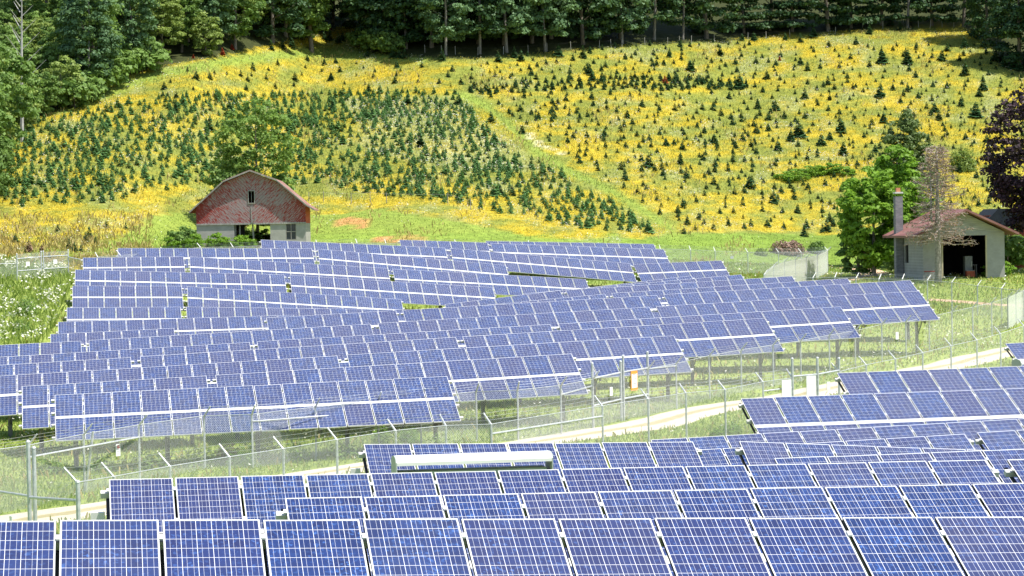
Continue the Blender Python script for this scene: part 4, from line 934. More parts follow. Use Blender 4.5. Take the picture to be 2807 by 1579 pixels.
while xq < 2960:                                   # edge row
    py = float(np.interp(xq, fbx, fby)) - 3; p = hit(xq, py)
    step = 4.3*F/p.y*random.uniform(0.75, 1.25)
    p.y += random.uniform(0, 2.5); p.x += random.uniform(-.5, .5)
    if far_enough(p.x, p.y, 2.6): front.append((xq, p.x, p.y)); occ.append((p.x, p.y))
    xq += step*(0.6 if xq < 330 else 1.0)
def pick(px, depth):
    if px < 230: return random.choices(['small', 'smallb', 'oak2', 'oak'], [5, 5, 1, 1])[0], random.uniform(0.50, 0.85)
    if px < 700: return random.choices(['oak', 'oak2', 'maple', 'small', 'smallb', 'dark'], [3, 4, 2, 3, 3, 0.4])[0], random.uniform(0.50, 0.78)
    if px < 1040: return random.choices(['maple', 'dark', 'oak', 'small'], [2, 3, 3, 1.5])[0], random.uniform(0.75, 1.05)
    if px < 1850: return (random.choices(['poplar', 'maple', 'dark'], [5, 4, 2])[0] if depth < 2 else random.choices(['dark', 'poplar', 'pine'], [5, 1, 1])[0]), random.uniform(0.85, 1.1)
    if px < 2600: return random.choices(['pine', 'dark', 'poplar', 'maple'], [5, 3, 1.2, 1.5])[0], random.uniform(0.9, 1.1)
    return random.choices(['dark', 'oak', 'maple'], [3, 2, 1])[0], random.uniform(0.8, 1.05)
def put_tree(px, x, y, depth):
    if 830 < px < 1010 and depth < 3: return
    k, sc = pick(px, depth); lab = (left_lab if px < 760 else mid_lab)[k]
    plant(k, (x, y, g1(x, y) - 0.1), sc, label=lab, group=('trees of the left wood' if px < 760 else 'trees of the wood above the flower field'))
for px, x, y in front: put_tree(px, x, y, 0)
for k in range(16000):
    y = 205 + 150*random.random(); x = (random.random()*1.16 - 0.58)*0.42*y
    px, py, z = world_px(x, y); py2 = float(np.interp(px, fbx, fby))
    if py > py2 - 4 or px < -170 or px > 2980: continue
    e = hit(px, py2) if random.random() < 1 else None
    depth = y - e.y
    lim = 72 if px < 760 else 34
    if depth > lim or depth < 2: continue
    if far_enough(x, y, 3.3 if px > 700 else 3.2): occ.append((x, y)); put_tree(px, x, y, depth)
# single trees at the wood's edge
p = hit(854, 143); plant('oak', p, 1.12, label='big spreading tree standing out in front of the wood, casting shade on the mown path', name='broadleaf_tree')
p = hit(905, 100); plant('dark', p + Vector((0, 6, 0)), 0.9, label='dark tree just behind the big spreading tree', name='broadleaf_tree')
p = hit(970, 76); tm = trunk_mesh(20, 0.22, 3, crown0=0.7, rad=2, mat='bark_pale'); root = empty('tall_tree', p); tag(root, 'tall bare pale trunk rising at the gap in the wood', 'tree'); link('trunk', tm, root)
o = link('crown', TREES['poplar'][2], root); o.location = (0, 0, 3)
# dead snag at the far left
p = hit(30, 420); p.y += 6; p.z = g1(p.x, p.y)
b = MB(); b.tube([(0, 0, 0), (0.1, 0, 7), (0.3, 0, 15)], [0.22, 0.15, 0.04], 6)
for i in range(16):
    z = 6 + i*0.55; a = i*2.1; L_ = 2.6 - i*0.1; b.tube([(0.1, 0, z), (math.cos(a)*L_, math.sin(a)*L_, z+L_*0.9)], [0.07, 0.02], 4)
root = empty('dead_tree', p); tag(root, 'bare pale dead tree in the left wood', 'tree'); b.build('trunk', [MAT['bark_pale']], root)

# --- understorey along the wood's edge and other shrubs
def shrubs(pts, key, sc, lab, group=None, jit=0.15):
    for (x, y) in pts:
        p = hit(x, y); plant(key, p, sc*random.uniform(1-jit, 1+jit), label=lab, cat='shrub', group=group)
shrubs([(230, 285), (262, 262), (292, 240), (205, 300), (325, 222), (355, 205), (390, 200)], 'bushd', 1.3, 'low green shrub at the foot of the left wood beside the mown path', 'shrubs at the foot of the left wood')
shrubs([(1020, 142), (1045, 146), (985, 132), (1075, 148)], 'bushd', 1.1, 'low shrub in deep shade where the wood meets the top of the field', 'shrubs in the shade of the wood')
shrubs([(603, 684), (588, 686)], 'bush', 0.50, 'bright green shrub against the left part of the barn block wall', 'shrubs against the barn wall')
shrubs([(645, 686), (662, 684), (678, 684)], 'bush', 0.45, 'leafy shrub growing in front of the barn doorway', 'shrubs in the barn doorway')
shrubs([(700, 672), (725, 668), (748, 668)], 'bush', 0.42, 'low shrub in front of the barn, right of the doorway', 'low shrubs right of the barn doorway')
shrubs([(520, 682), (500, 686)], 'bushd', 0.62, 'dark shrub at the left corner of the barn', 'shrubs at the left barn corner')
shrubs([(472, 690), (530, 690)], 'bush', 0.5, 'bright low shrub left of the barn', 'low shrubs left of the barn')
# vine covered mound in the field and the shrubs at the garage
for i, (x, y, s) in enumerate([(2150, 497, .55), (2178, 492, .6), (2210, 486, .65), (2240, 482, .6), (2270, 478, .65), (2300, 478, .6), (2325, 482, .5), (2165, 500, .5), (2195, 498, .5)]):
    p = hit(x, y); plant('bush', p, (s*1.3, s, s*0.75), label='bright green tangle of vines in a long mound in the flower field', cat='shrub', group='vine tangle in the flower field')
for (x, y, s) in [(2445, 740, .62), (2430, 735, .7), (2455, 748, .55), (2425, 712, .75)]:
    p = hit(x, y); plant('bushd', p, (s*0.8, s*0.8, s*1.35), label='dark ivy clad shrub against the garage chimney side', cat='shrub', group='ivy shrubs beside the chimney')
for (x, y, s) in [(2500, 760, .32), (2485, 757, .28)]:
    p = hit(x, y); plant('bush', p, s, label='small weed clump at the foot of the garage left wall', cat='shrub', group='weeds at the garage left wall')
for (x, y, s) in [(2712, 760, .35), (2735, 757, .42), (2758, 757, .4)]:
    p = hit(x, y); plant('bush', p, s, label='lily clump right of the garage doorway', cat='plant', group='lilies right of the garage door')
for (x, y, s) in [(2785, 742, 1.15), (2806, 740, 1.3), (2830, 735, 1.4), (2790, 700, 1.1), (2800, 690, 1.3)]:
    p = hit(x, y); p.y += 3; plant('bushd', p, s, label='dark bushy shrub right of the garage', cat='shrub', group='shrubs right of the garage')
def scatter_bush(name, label, px, py, wdt, dep, hgt, n, size, mat, cat='shrub', up=0.2):
    p = hit(px, py); v = unit(n); q = rng.random(n)**0.35
    C = v*q[:, None]*np.array([wdt/2, dep/2, hgt]); C[:, 2] = np.abs(C[:, 2])
    C = C*(0.85 + 0.3*vn.one(C[:, 0]*2+40, C[:, 2]*2+9)[:, None])
    C, A, B = leaf_faces(C, v + np.array([0, 0, up]), size, 0.5); root = empty(name, p); tag(root, label, cat)
    link('foliage', quads_mesh(name, C, A, B, MAT[mat]), root)
    b = MB()
    for i in range(10): a = i*0.63; b.tube([(math.cos(a)*wdt*0.1, math.sin(a)*dep*0.1, -0.1), (math.cos(a)*wdt*0.3, math.sin(a)*dep*0.3, hgt*0.7)], [0.035, 0.012], 4)
    b.build('stems', [MAT['bark']], root); return root
scatter_bush('brush_pile', 'reddish brown pile of dry brush behind the slatted fence', 2160, 697, 3.9, 2.4, 1.35, 2600, 0.10, 'brush')
scatter_bush('shrub', 'green shrub at the right end of the brown brush pile', 2238, 694, 1.9, 1.6, 1.25, 1500, 0.10, 'leaf_mid')
scatter_bush('shrub', 'small green weed clump at the left end of the brown brush pile', 2085, 700, 1.4, 1.2, 0.6, 700, 0.09, 'leaf_olive')
scatter_bush('shrub', 'soft brownish green shrub behind the dead tree', 2640, 470, 3.4, 2.5, 2.6, 3200, 0.11, 'leaf_olive')

# --- tree behind the barn
def open_tree(name, label, p, h, rad, clumps, leaves, size, mat, z0, sc=(1, 1, 1), trunk_r=0.15, cl=0.2):
    root = empty(name, p); tag(root, label, 'tree'); root.scale = sc
    link('trunk', trunk_mesh(h*0.95, trunk_r, 12, crown0=0.12, rad=rad), root)
    link('crown', crown_mesh(h, rad, z0, clumps, leaves, size, mat, cl), root); return root
def top_at(px, ytop, d, p): r = ray(px, ytop); return r[2]*(d/r[1]) - p.z
def hit_at(px, py, d):
    r = ray(px, py); r = r*(d/r[1]); return Vector((r[0], r[1], g1(r[0], r[1])))
p = hit_at(705, 560, 236); open_tree('broadleaf_tree', 'airy green tree growing right behind the barn roof', p, top_at(705, 255, 236, p), 3.5, 190, 60, 0.12, 'leaf_light', 1.0)
p = hit_at(650, 560, 234); open_tree('young_tree', 'darker low tree behind the left half of the barn roof', p, 6.6, 2.4, 90, 60, 0.12, 'leaf_mid', 0.3)
p = hit_at(752, 560, 236); open_tree('young_tree', 'low green tree behind the right half of the barn roof', p, 6.2, 2.2, 70, 55, 0.12, 'leaf_mid', 0.3)
p = hit_at(632, 520, 244); plant('small', p, 0.7, label='small tree left of the airy tree behind the barn', name='young_tree')
# --- trees round the garage
def top_at(px, ytop, d, p): r = ray(px, ytop); return r[2]*(d/r[1]) - p.z
p = hit_at(2478, 420, 236); h = top_at(2478, 300, 236, p); open_tree('broadleaf_tree', 'dense dark olive tree in the field behind the garage chimney', p, h, 2.35, 320, 60, 0.11, 'leaf_deep', h*0.05, cl=0.26)
p = hit_at(2395, 640, 197); h = top_at(2395, 455, 197, p); open_tree('broadleaf_tree', 'bright leafy tree left of the garage chimney', p, h, 2.6, 200, 60, 0.13, 'leaf_bright', h*0.08)
p = hit_at(2462, 640, 199); h = top_at(2462, 400, 199, p); open_tree('broadleaf_tree', 'tall bright green tree directly behind the garage chimney', p, h, 2.1, 180, 55, 0.13, 'leaf_bright', h*0.12)
p = hit_at(2530, 640, 204); h = top_at(2530, 450, 204, p); open_tree('broadleaf_tree', 'bright green tree behind the garage roof and dead tree', p, h, 2.0, 80, 45, 0.13, 'leaf_mid', h*0.3)
p = hit_at(2352, 652, 199); open_tree('young_tree', 'low dark green tree at the left of the bright garage trees', p, 3.2, 1.5, 60, 55, 0.12, 'leaf_mid', 0.1)
# purple maple: big crown entering from the right edge
p = hit_at(2870, 740, 192); h = top_at(2830, 235, 192, p); 
root = open_tree('maple_tree', 'large purple black maple at the right frame edge', p, h, 4.6, 420, 48, 0.12, 'leaf_purple', 2.4, trunk_r=0.3, cl=0.17)
# dead conifer before the garage
p = hit_at(2572, 765, 183.0); hd_ = top_at(2572, 395, 183, p)
b = MB(); b.tube([(0, 0, -0.3), (0, 0, 0.5), (0.02, 0, hd_*0.55), (0.04, 0, hd_*0.98)], [0.30, 0.25, 0.15, 0.03], 9); b.tube([(0.0, 0, hd_*0.36), (-0.45, 0, hd_*0.46), (-0.42, 0, hd_*0.85)], [0.12, 0.10, 0.03], 7)
tw = MB(); TP, TA = [], []
for i in range(130):
    t = 0.30 + 0.68*i/130; z = hd_*t; a = i*2.399 + random.uniform(-.2, .2); L_ = 2.9*(1.02 - t)**0.75*random.uniform(0.65, 1.1) + 0.3
    pts = [Vector((0, 0, z))]; dr = Vector((math.cos(a), math.sin(a), 0)); 
    for k in range(1, 5): pts.append(Vector((0, 0, z)) + dr*(L_*k/4) + Vector((0, 0, (-0.10*L_*math.sin(k/4*2.2) if t < 0.6 else 0.12*L_*k/4))) + Vector((random.uniform(-.06, .06), random.uniform(-.06, .06), random.uniform(-.05, .05))))
    tw.tube(pts, [0.045, 0.036, 0.028, 0.020, 0.012], 4)
    for k in range(15):
        q = random.uniform(0.25, 1); j = int(q*4*0.999); base_ = pts[j].lerp(pts[j+1], q*4 - j); d2 = (dr + Vector((random.uniform(-1, 1), random.uniform(-1, 1), random.uniform(-.7, .5)))*0.8).normalized()*random.uniform(0.15, 0.5)
        tw.tube([base_, base_ + d2*0.5 + Vector((0, 0, -.03)), base_ + d2], [0.016, 0.013, 0.008], 3, cap=False)
        if random.random() < 0.75: TP.append(base_ + d2*random.uniform(.3, 1)); TA.append(d2)
root = empty('dead_conifer', p); tag(root, 'dead conifer with grey trunk and brown twigs in front of the garage door', 'tree')
b.build('trunk', [noisy('grey_dead_bark', (0.20, 0.18, 0.15), (0.36, 0.33, 0.28), 6, 0.9, 0.1, bump=0.4)], root, True); tw.build('branches', [noisy('grey_brown_twigs', (0.30, 0.24, 0.20), (0.50, 0.42, 0.36), 5)], root)
TP = np.array([tuple(v) for v in TP]); TP = np.repeat(TP, 3, 0) + rng.normal(0, 0.09, (len(TP)*3, 3)); C, A, B = leaf_faces(TP, unit(len(TP)), 0.055, 0.4)
link('brown_needles', quads_mesh('brown_needles', C, A, B, MAT['needle_brown']), root)
for nm_, px, py, s, mt in (('a', 2590, 610, 0.35, 'leaf_mid'), ('b', 2680, 640, 0.30, 'leaf_olive')): pass

# --- young conifers
def conifer_mesh(tiers, per, mat, hgt=1.0, rad=0.36, seed=0):
    P, A, B = [], [], []
    for t in range(tiers):
        f = t/(tiers-1); z = hgt*(0.10 + 0.86*f); r_ = rad*(1 - f)**0.85 + 0.02; k = max(3, int(per*(1-f*0.7)))
        for i in range(k):
            a = 2*math.pi*i/k + rng.random()*0.7; rr = r_*(0.8 + 0.4*rng.random()); d = np.array([math.cos(a), math.sin(a), 0])
            P.append(d*rr*0.55 + np.array([0, 0, z])); A.append((d*0.5 + np.array([0, 0, -0.16 + 0.1*rng.random()]))*rr); B.append(np.cross(d, [0, 0, 1.0])*(0.05 + 0.26*rr)*(0.8+0.4*rng.random()) + np.array([0, 0, 0.035*rng.normal()]))
    P.append(np.array([0, 0, hgt*0.98])); A.append(np.array([0, 0, hgt*0.05])); B.append(np.array([0.02, 0.01, 0]))
    return np.array(P), np.array(A), np.array(B)
CV = [conifer_mesh(10, 13, None, 1.0, 0.29 + 0.035*i) for i in range(4)]
def conifer_thing(mat, key, i):
    P, A, B = CV[i]; return quads_mesh('crown', P, A, B, MAT[mat])
CM = {(m_, i): conifer_thing(m_, 0, i) for m_ in ('needle', 'needle_dense', 'needle_red', 'needle_brown') for i in range(4)}
b = MB(); b.tube([(0, 0, -0.15), (0, 0, 0.5), (0, 0, 0.95)], [0.035, 0.02, 0.004], 5); CT = b.mesh('trunk', [MAT['bark']])
def sapling(p, h, mat, label, group, wide=1.0):
    i = random.randrange(4); root = empty('young_conifer', (p[0], p[1], p[2] - 0.03), random.random()*6.28); root.scale = (h*wide, h*wide, h)
    link('trunk', CT, root); link('crown', CM[(mat, i)], root); return tag(root, label, 'conifer', group)
sap_xy = []
Z3 = [(430,395,75),(68,405,45),(220,503,70),(1048,500,65),(997,462,60),(1197,335,50),(1390,315,60),(1575,450,95),(1755,455,100),(1997,430,75),(2033,365,60),(2157,340,75),(2295,340,65),(2375,430,80),(2425,430,75),(2160,530,85),(2290,640,95),(2260,680,60),(2400,675,45),(1560,690,90),(1193,600,65),(760,560,60),(567,630,105),(440,600,65),(1030,700,80),(695,770,70),(820,780,70),(710,820,50),(1585,870,75),(2130,755,65),(2235,830,105),(1945,795,70),(1975,850,75),(985,975,120),(930,1000,80),(1285,945,100),(688,945,75),(1205,990,60),(1145,1030,85),(838,1065,70),(388,1020,75),(1300,1100,95),(1117,1090,45),(1490,1128,50),(520,1145,55),(603,1145,45),(820,1175,60),(925,1165,45),(150,1165,70),(1330,1172,50),(1398,1178,50),(640,1335,95),(808,1443,95),(955,1412,70),(660,1180,50),(350,1235,50),(492,1293,45),(1050,1340,55),(2120,1220,65),(2240,1258,55),(770,850,55),(885,840,55),(590,1000,60),(105,1030,50),(45,1030,50),(160,1060,50),(110,780,50),(305,775,50),(380,780,55),(435,820,60),(1630,180,60),(1700,215,65),(670,290,60),(1000,300,60),(585,290,50),(890,285,50),(1090,265,70),(1345,240,35),(1485,240,60),(2215,240,60),(2440,480,70),(2500,490,80),(2540,500,80),(1650,640,50),(1755,650,60),(1830,695,50),(1925,715,50),(1115,640,40),(1160,615,45),(2070,1180,40)]
Z2 = [(285,650,60),(20,570,55),(565,745,80),(920,740,75),(1150,870,80),(650,1035,95),(1355,790,55),(1860,575,70),(1705,565,55),(1840,530,85),(2555,505,80),(2262,1185,95),(2485,1165,70),(275,405,60),(455,410,60),(540,415,65),(805,430,80),(1315,410,75),(1200,440,70),(1360,430,75),(1625,400,80),(1800,410,80),(2407,405,45),(1010,560,45),(2215,755,55),(1870,750,45),(1580,735,45),(1620,735,45),(1775,845,50),(2110,835,60),(1585,845,50),(1465,855,40),(1950,965,55),(2090,900,55),(1820,1020,40),(2100,1045,45),(2280,1040,50),(2385,1035,60),(2500,1060,60),(1895,1170,45),(2355,1200,60),(2305,1215,60),(2530,1260,80),(1215,1375,70),(1300,1380,70),(1155,1370,40),(500,410,50),(1690,1015,50),(2065,1000,45),(1370,945,60)]
Z1 = [(1787,500,60),(1245,695,50),(2083,570,60),(2337,570,55),(1240,790,70),(1625,830,110),(1480,925,90),(745,1070,80),(2350,780,80),(1915,355,70),(1995,350,70),(2060,340,75),(2420,290,60),(2330,290,70),(2290,290,60),(2390,310,70),(2370,450,45),(2290,460,45),(1960,460,40),(1325,505,35),(1385,560,60),(1480,560,50),(1700,540,45),(1750,575,50),(1880,565,45),(1150,690,50),(1185,690,40),(1945,625,45)]
big = [((x/2.576 + ox), y/2.576, h/2.576, 'needle') for L_, ox in ((Z3, 1807), (Z2, 900), (Z1, 0)) for x, y, h in L_]
big += [(1807+1155/2.576, 600+100/2.576, 24, 'needle'), (1807+1185/2.576, 600+95/2.576, 36, 'needle'), (1807+1025/2.576, 600+125/2.576, 30, 'needle'), (1807+1040/2.576, 600+75/2.576, 28, 'needle'), (1807+765/2.576, 600+60/2.576, 24, 'needle'), (1807+880/2.576, 600+75/2.576, 20, 'needle'), (1807+490/2.576, 600+50/2.576, 20, 'needle'), (1807+600/2.576, 600+72/2.576, 18, 'needle'),
        (43, 668, 26, 'needle'), (190, 683, 28, 'needle'), (205, 690, 24, 'needle'), (245, 652, 30, 'needle'), (235, 665, 26, 'needle'), (262, 668, 20, 'needle'), (135, 718, 24, 'needle'), (345, 630, 20, 'needle'), (222, 690, 18, 'needle'), (158, 635, 20, 'needle'), (290, 625, 20, 'needle')]
red = [(1807+40/2.576, 590/2.576, 24), (1807+850/2.576, 430/2.576, 15), (388, 184, 16), (610, 153, 24), (636, 137, 19), (530, 161, 14), (345, 193, 12), (908, 84, 10)]
# the ones whose exact stations are clear in the photograph
def reg(p): sap_xy.append((p.x, p.y))
nbig = 0
def where(px, py):
    if px < 700 and py > 560: return 'on the gold brown weeds left of the barn'
    if py < 175: return 'at the top edge of the flower field by the wood'
    if px < 1250: return 'on the upper left of the flower field' if py < 260 else 'in the dense planting behind the barn'
    if py > 600: return 'on the low grassy edge of the flower field'
    return ('in the middle of the flower field' if px < 1900 else 'on the right half of the flower field') if py > 260 else 'on the upper right of the flower field'
for x, y, h, mt in big:
    p = hit(x, y); hm = h*p.y/F*1.15; reg(p)
    sz = 'tall dark conical conifer' if h > 30 else 'medium dark conifer' if h > 20 else 'small dark conifer'
    sapling(p, hm, mt, f'{sz} standing {where(x, y)}', f'{sz}s {where(x, y)}', 1.08)
for x, y, h in red:
    p = hit(x, y); reg(p); sapling(p, h*p.y/F, 'needle_red', 'dead rust red young conifer ' + ('at the foot of the left wood' if x < 800 else 'high on the right of the flower field' if x > 2000 else 'in the belt of saplings across the flower field' if x > 1500 else 'at the gap in the wood'), 'dead rust red young conifers')
p = hit(80, 691); reg(p); sapling(p, 38*p.y/F, 'needle_brown', 'brown dead conifer above the farm gate', None, 1.1)
p = hit(114, 690); sapling(p, 22*p.y/F, 'needle_brown', 'smaller brown dead conifer right of the bigger one above the farm gate', None, 1.0)
DENSE = [(30, 345), (200, 318), (330, 292), (480, 262), (700, 262), (1000, 252), (1270, 255), (1300, 330), (1400, 415), (1490, 450), (1590, 512), (1700, 570), (1800, 640), (1600, 632), (1300, 570), (1000, 530), (870, 505), (560, 500), (300, 555), (10, 570), (0, 400)]
BELT = [(1270, 245), (1500, 222), (1800, 210), (2000, 225), (2080, 240), (1900, 250), (1600, 245), (1300, 262)]
UPL = [(390, 250), (560, 190), (800, 165), (1000, 172), (1250, 175), (1270, 240), (900, 235), (500, 258)]
cand = []
def grid_hits(n, ylo, yhi, xl, xh):
    y = ylo + (yhi-ylo)*rng.random(n); x = xl + (xh-xl)*rng.random(n); z = ground(x, y); a, b = proj(np.stack([x, y, z], 1)); return x, y, z, a, b
x, y, z, a, b_ = grid_hits(60000, 200, 365, -60, 72)
ok = ~in_forest(a, b_ - 4) & (a > -30) & (a < 2840) & (b_ < 660)
pth = np.maximum(band(a, b_, PATH1, 24), band(a, b_, PATH2, 30))
inD = inpoly(a, b_, DENSE); inB = inpoly(a, b_, BELT); inU = inpoly(a, b_, UPL)
inR = ~inD & ~inU & ~inB & (a > np.interp(b_, [240, 660], [1290, 1890])) & (b_ < 655) & ~inpoly(a, b_, LOWRIGHT)
green_low = (b_ > 560) & (a < 1700)
den_n = vn(a, b_*2, 60.0, 3)
dmin = np.where(inD, 0.70 + 0.8*np.clip(0.60 - den_n, 0, 1)*2, np.where(inB, 0.8, np.where(inU, 2.6, np.where(inR, 1.1 + 1.5*den_n, 99))))
dmin = np.where(inD & (a < 500), dmin*1.15, dmin)
cellg = {}
pts = list(sap_xy)
for q in pts: cellg.setdefault((int(q[0]//3), int(q[1]//3)), []).append(q)
chosen = []
for i in np.where(ok & (inD | inB | inU | inR) & (pth < 0.35) & (dmin < 50))[0]:
    cx, cy = int(x[i]//3), int(y[i]//3); d2 = dmin[i]**2; good = True
    for dx in (-1, 0, 1):
        for dy in (-1, 0, 1):
            for q in cellg.get((cx+dx, cy+dy), ()):
                if (q[0]-x[i])**2 + (q[1]-y[i])**2 < d2: good = False; break
            if not good: break
        if not good: break
    if not good: continue
    cellg.setdefault((cx, cy), []).append((x[i], y[i]))
    h = (random.uniform(0.6, 1.0) if random.random() < 0.94 else random.uniform(1.1, 1.5)) if inD[i] else (random.uniform(0.7, 1.15) if inB[i] else random.choice([random.uniform(0.4, 0.75), random.uniform(0.55, 1.1)]))
    chosen.append((h/y[i], x[i], y[i], z[i], h, bool(inD[i]), a[i], b_[i]))
chosen.sort(reverse=True)
n_ind = 300 - 0
left = max(0, n_ind - len(big) - len(red) - 2)
for s_, x_, y_, z_, h, dn, a_, bb in chosen[:left]:
    sapling((x_, y_, z_), h, 'needle_dense' if dn else 'needle', ('fresh green young conifer in the dense planting ' if dn else 'small young conifer ') + (('behind and left of the barn' if a_ < 560 else 'behind the barn') if dn and a_ < 900 else 'right of the barn' if dn else where(a_, bb)), 'young conifers planted across the hillside', 1.0)
rest = chosen[left:]
def merged(name, label, rows, mat):
    Ps, As, Bs, Ts = [], [], [], []
    for s_, x_, y_, z_, h, dn, a_, bb in rows:
        P, A, B = CV[random.randrange(4)]; t = random.random()*6.28; c, s = math.cos(t), math.sin(t); Rm = np.array([[c, -s, 0], [s, c, 0], [0, 0, 1]]).T*h
        Ps.append(P @ Rm + np.array([x_, y_, z_ - 0.03])); As.append(A @ Rm); Bs.append(B @ Rm); Ts.append(np.clip(0.2 + 0.6*random.random() + 0.15*rng.normal(size=len(P)), 0, 1))
    o = link(name, quads_mesh(name, np.concatenate(Ps), np.concatenate(As), np.concatenate(Bs), MAT[mat], np.concatenate(Ts))); tag(o, label, 'conifers', kind='stuff')
merged('conifer_plantation', 'hundreds more small young conifers in the dense planting behind the barn', [r for r in rest if r[5]], 'needle_dense')
merged('conifer_seedlings', 'scattered small conifer seedlings across the yellow flower field', [r for r in rest if not r[5]], 'needle')
print('saplings', len(chosen), 'individual', left + len(big))

# --- wooden stakes along the wood
root = None
stk = [(x, y) for x, y in ((1165, 146), (1210, 148), (1248, 150), (1310, 152), (1380, 150), (1448, 146), (1500, 140), (1565, 136), (1643, 132), (1675, 130), (1705, 129), (1768, 124), (1830, 124), (1863, 120), (1895, 119), (1958, 115), (2050, 110), (2100, 107), (2165, 102), (2290, 95), (2365, 80), (2420, 78), (2487, 76), (2518, 76), (2550, 76), (2583, 75), (2615, 76))]
B0 = [hit(x, y) for x, y in stk]; root = empty('post_and_wire_fence', B0[0]); tag(root, 'old fence of thin pale posts along the shaded edge of the wood', 'fence')
for p in B0:
    b = MB(); b.tube([p - B0[0] - Vector((0, 0, .1)), p - B0[0] + Vector((random.uniform(-.05, .05), 0, 1.1))], 0.035, 5); b.build('post', [MAT['bark_pale']], root)
b = MB(); b.tube([p - B0[0] + Vector((0, 0, .9)) for p in B0], 0.003, 3); b.build('wire', [MAT['galv_dark']], root)
B1 = [hit(x, y) for x, y in ((847, 558), (887, 556), (963, 560), (1015, 556), (1060, 560), (1228, 562), (1290, 578))]; root = empty('post_and_wire_fence', B1[0]); tag(root, 'thin post and wire fence on the slope right of the barn', 'fence')
for p in B1:
    b = MB(); b.tube([p - B1[0] - Vector((0, 0, .1)), p - B1[0] + Vector((0, 0, 1.15))], 0.035, 5); b.build('post', [MAT['wood_grey']], root)
b = MB(); b.tube([p - B1[0] + Vector((0, 0, 1.0)) for p in B1], 0.008, 3); b.build('wire', [MAT['galv']], root)

# ------------------------------------------------------------------ ground cover (uncountable)
def tufts(x, y, z, h, wd, lean=0.35):
    n = len(x); a = rng.random(n)*6.283; A = np.stack([np.cos(a)*wd, np.sin(a)*wd, np.zeros(n)], 1)
    B = np.stack([rng.normal(0, lean, n)*h, rng.normal(0, lean, n)*h, h], 1)*0.5
    P = np.stack([x, y, z], 1) + B; return P, A*0.5, B
def cover_obj(name, label, parts, mat, cat, tint=None):
    P = np.concatenate([q[0] for q in parts]); A = np.concatenate([q[1] for q in parts]); B = np.concatenate([q[2] for q in parts])
    o = link(name, quads_mesh(name, P, A, B, MAT[mat], tint)); tag(o, label, cat, kind='stuff'); return o
def off_track(x, y):
    ok = np.ones(len(x), bool)
    for cx, cy, hw in TRK:
        for a, c in zip(cx[::2], cy[::2]): ok &= (x-a)**2 + (y-c)**2 > (hw*0.98)**2
    return ok
# hillside flowers
x, y, z, a, b_ = grid_hits(1100000, 192, 388, -66, 78)
vis = (a > -40) & (a < 2850) & ~in_forest(a, b_ + 2) & (b_ < 760)
x, y, z, a, b_ = (q[vis] for q in (x, y, z, a, b_))
yw, ww, dw = cover(a, b_, y); r1_ = rng.random(len(x)); r2_ = rng.random(len(x))
ys_ = (r1_ < yw*0.70); xx, yy, zz = x[ys_], y[ys_], z[ys_]; n = len(xx)
hh = 0.06 + 0.20*vn(xx, yy, 3.0, 2)
P, A, B = tufts(xx, yy, zz + hh*0.55, np.full(n, 0.045), np.full(n, 0.10), 0.8)
cover_obj('yellow_wildflowers', 'yellow wildflowers covering the hillside', [(P, A, B), tufts(xx + rng.normal(0, .15, n), yy, zz + hh*0.8, np.full(n, 0.04), np.full(n, 0.08), 1.0)], 'yellow', 'wildflowers')
ws = r2_ < ww*0.26; n = ws.sum()
P1 = tufts(x[ws], y[ws], z[ws] + 0.24, np.full(n, 0.055), np.full(n, 0.10), 1.0)
# daisies on the left bank, under and between the fences
x3, y3, z3, a3, b3 = grid_hits(420000, 50, 232, -62, 62)
v3 = (a3 > -30) & (a3 < 2840) & (b3 > 640) & (b3 < 1580); x3, y3, z3, a3, b3 = (q[v3] for q in (x3, y3, z3, a3, b3))
bank = inpoly(a3, b3, [(-50, 700), (170, 740), (205, 760), (180, 830), (150, 900), (110, 950), (-50, 960)])
between = (y3 < 150) & (y3 > 75)
w3 = np.where(bank, np.clip((vn(a3, b3*2, 30.0, 3) - 0.42)*5, 0, 1)*0.55, np.where(between, np.clip((vn(a3 + 77, b3*2, 50.0, 3) - 0.45)*4, 0, 1)*0.12, 0.01))
s3 = rng.random(len(x3)) < w3; n = s3.sum(); P2 = tufts(x3[s3], y3[s3], z3[s3] + np.where(bank[s3], 0.55, 0.2), np.where(bank[s3], 0.09, 0.0005*y3[s3]), np.where(bank[s3], 0.11, 0.0006*y3[s3]), 1.0)
cover_obj('white_wildflowers', 'white daisies and wild carrot scattered over the grass', [P1, P2], 'white', 'wildflowers')
# grass: hillside and field
gs = (rng.random(len(x)) < np.where(b_ > 560, 0.35, 0.28)); n = gs.sum(); G1 = tufts(x[gs], y[gs], z[gs] - .03, np.where(b_[gs] > 560, 0.05, 0.10) + np.where(b_[gs] > 560, 0.10, 0.20)*rng.random(n), np.full(n, 0.055))
front_ = (y3 > 45); off3 = off_track(x3, y3); q3 = front_ & off3 & (rng.random(len(x3)) < 0.85); n = q3.sum(); hgt = np.where(bank[q3], 0.45, np.where(y3[q3] > 150, 0.15, 0.10))*(0.5 + rng.random(n))
wdt = np.where(bank[q3], 0.09, np.where(y3[q3] < 100, 0.035, 0.055)); G2 = tufts(x3[q3], y3[q3], z3[q3] - .03, hgt, wdt)
x4, y4, z4, a4, b4 = grid_hits(120000, 40, 110, -26, 24); v4 = (a4 > -30) & (a4 < 2840) & (b4 < 1500); v4 &= off_track(x4, y4); x4, y4, z4 = x4[v4], y4[v4], z4[v4]; n = len(x4)
G3 = tufts(x4, y4, z4 - .02, 0.06 + 0.14*rng.random(n), np.full(n, 0.035))
cover_obj('meadow_grass', 'green meadow grass between and around the solar arrays', [G2, G3], 'grass', 'grass')
cover_obj('hillside_grass', 'olive green grass among the flowers on the hillside', [G1], 'olive_grass', 'grass')
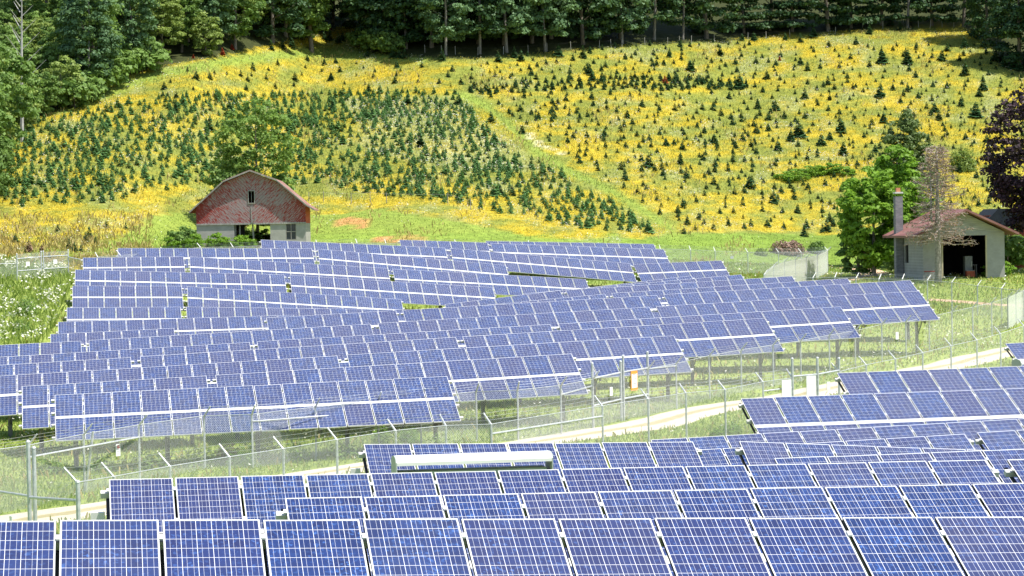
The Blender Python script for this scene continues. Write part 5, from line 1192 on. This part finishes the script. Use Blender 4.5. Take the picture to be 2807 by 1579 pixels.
dd_ = rng.random(len(x)) < (dw*0.5); n = dd_.sum(); D1 = tufts(x[dd_], y[dd_], z[dd_], 0.25 + 0.3*rng.random(n), np.full(n, 0.10))
q4 = off3 & (rng.random(len(x3)) < np.where(bank, 0.05, 0.10)); n = q4.sum(); D2 = tufts(x3[q4], y3[q4], z3[q4], 0.12 + 0.2*rng.random(n), np.full(n, 0.06))
cover_obj('dry_grass', 'straw coloured dry grass and weeds', [D1, D2], 'straw', 'grass')
# weeds by the arrays
def weed(px, py, up, label, w_=1.3, h_=0.9, mat='leaf_bright', group=None, n=420):
    p = hit(px, py, up); p.z = g1(p.x, p.y); v = unit(n); q = rng.random(n)**0.5; C = v*q[:, None]*np.array([w_/2, w_/2, h_]); C[:, 2] = np.abs(C[:, 2]); C, A, B = leaf_faces(C, v + np.array([0, 0, .8]), 0.07, 0.35)
    root = empty('weed_plant', p); tag(root, label, 'plant', group); link('leaves', quads_mesh('leaves', C, A, B, MAT[mat]), root)
    b = MB()
    for i in range(7): a = i*0.9; b.tube([(0, 0, -.05), (math.cos(a)*w_*0.25, math.sin(a)*w_*0.25, h_*0.85)], [0.012, 0.005], 4)
    b.build('stems', [MAT['bark']], root)
weed(720, 1215, 0.5, 'yellowish reddish weed below the frontmost array, right of the leaning post', 1.6, 0.9, 'leaf_olive'); weed(625, 1235, 0.5, 'reddish weed left of the bigger yellowish one below the frontmost array', 1.1, 0.8, 'brush')
weed(1045, 1175, 0.6, 'bright leafy weed at the fence under the front array', 0.8, 0.8); weed(1120, 1178, 0.5, 'second bright weed at the fence, right of the first', 1.0, 0.6)
weed(75, 850, 0.3, 'dark leafy weed patch on the daisy bank', 1.8, 1.2, 'leaf_mid', n=900); weed(60, 900, 0.3, 'dark leafy weed lower on the daisy bank', 1.4, 0.9, 'leaf_mid', n=700)
weed(2000, 1180, 0.2, 'green weed clump at the left foot of the white strip array', 1.0, 0.5); weed(1965, 1190, 0.2, 'small green weed left of the clump by the white strip array', 0.6, 0.4)
for i, q in enumerate(np.linspace(0.02, 0.98, 9)):
    A_, B_, n_ = TAB['z']; P_ = A_ + (B_ - A_)*q - np.array([0, 3.6, 0]); r = proj(np.array([[P_[0], P_[1], g1(P_[0], P_[1])]]))
    root = empty('weed_plant', (P_[0], P_[1] + random.uniform(.3, 1.2), g1(P_[0], P_[1]))); tag(root, 'leafy green weed in the shade under the frontmost array', 'plant', 'weeds under the frontmost array')
    n = 300; v = unit(n); C = v*(rng.random((n, 1))**0.5)*np.array([0.7, 0.6, 0.75]); C[:, 2] = np.abs(C[:, 2]); C, A, B = leaf_faces(C, v + np.array([0, 0, .8]), 0.06, 0.4); link('leaves', quads_mesh('leaves', C, A, B, MAT['leaf_mid']), root)
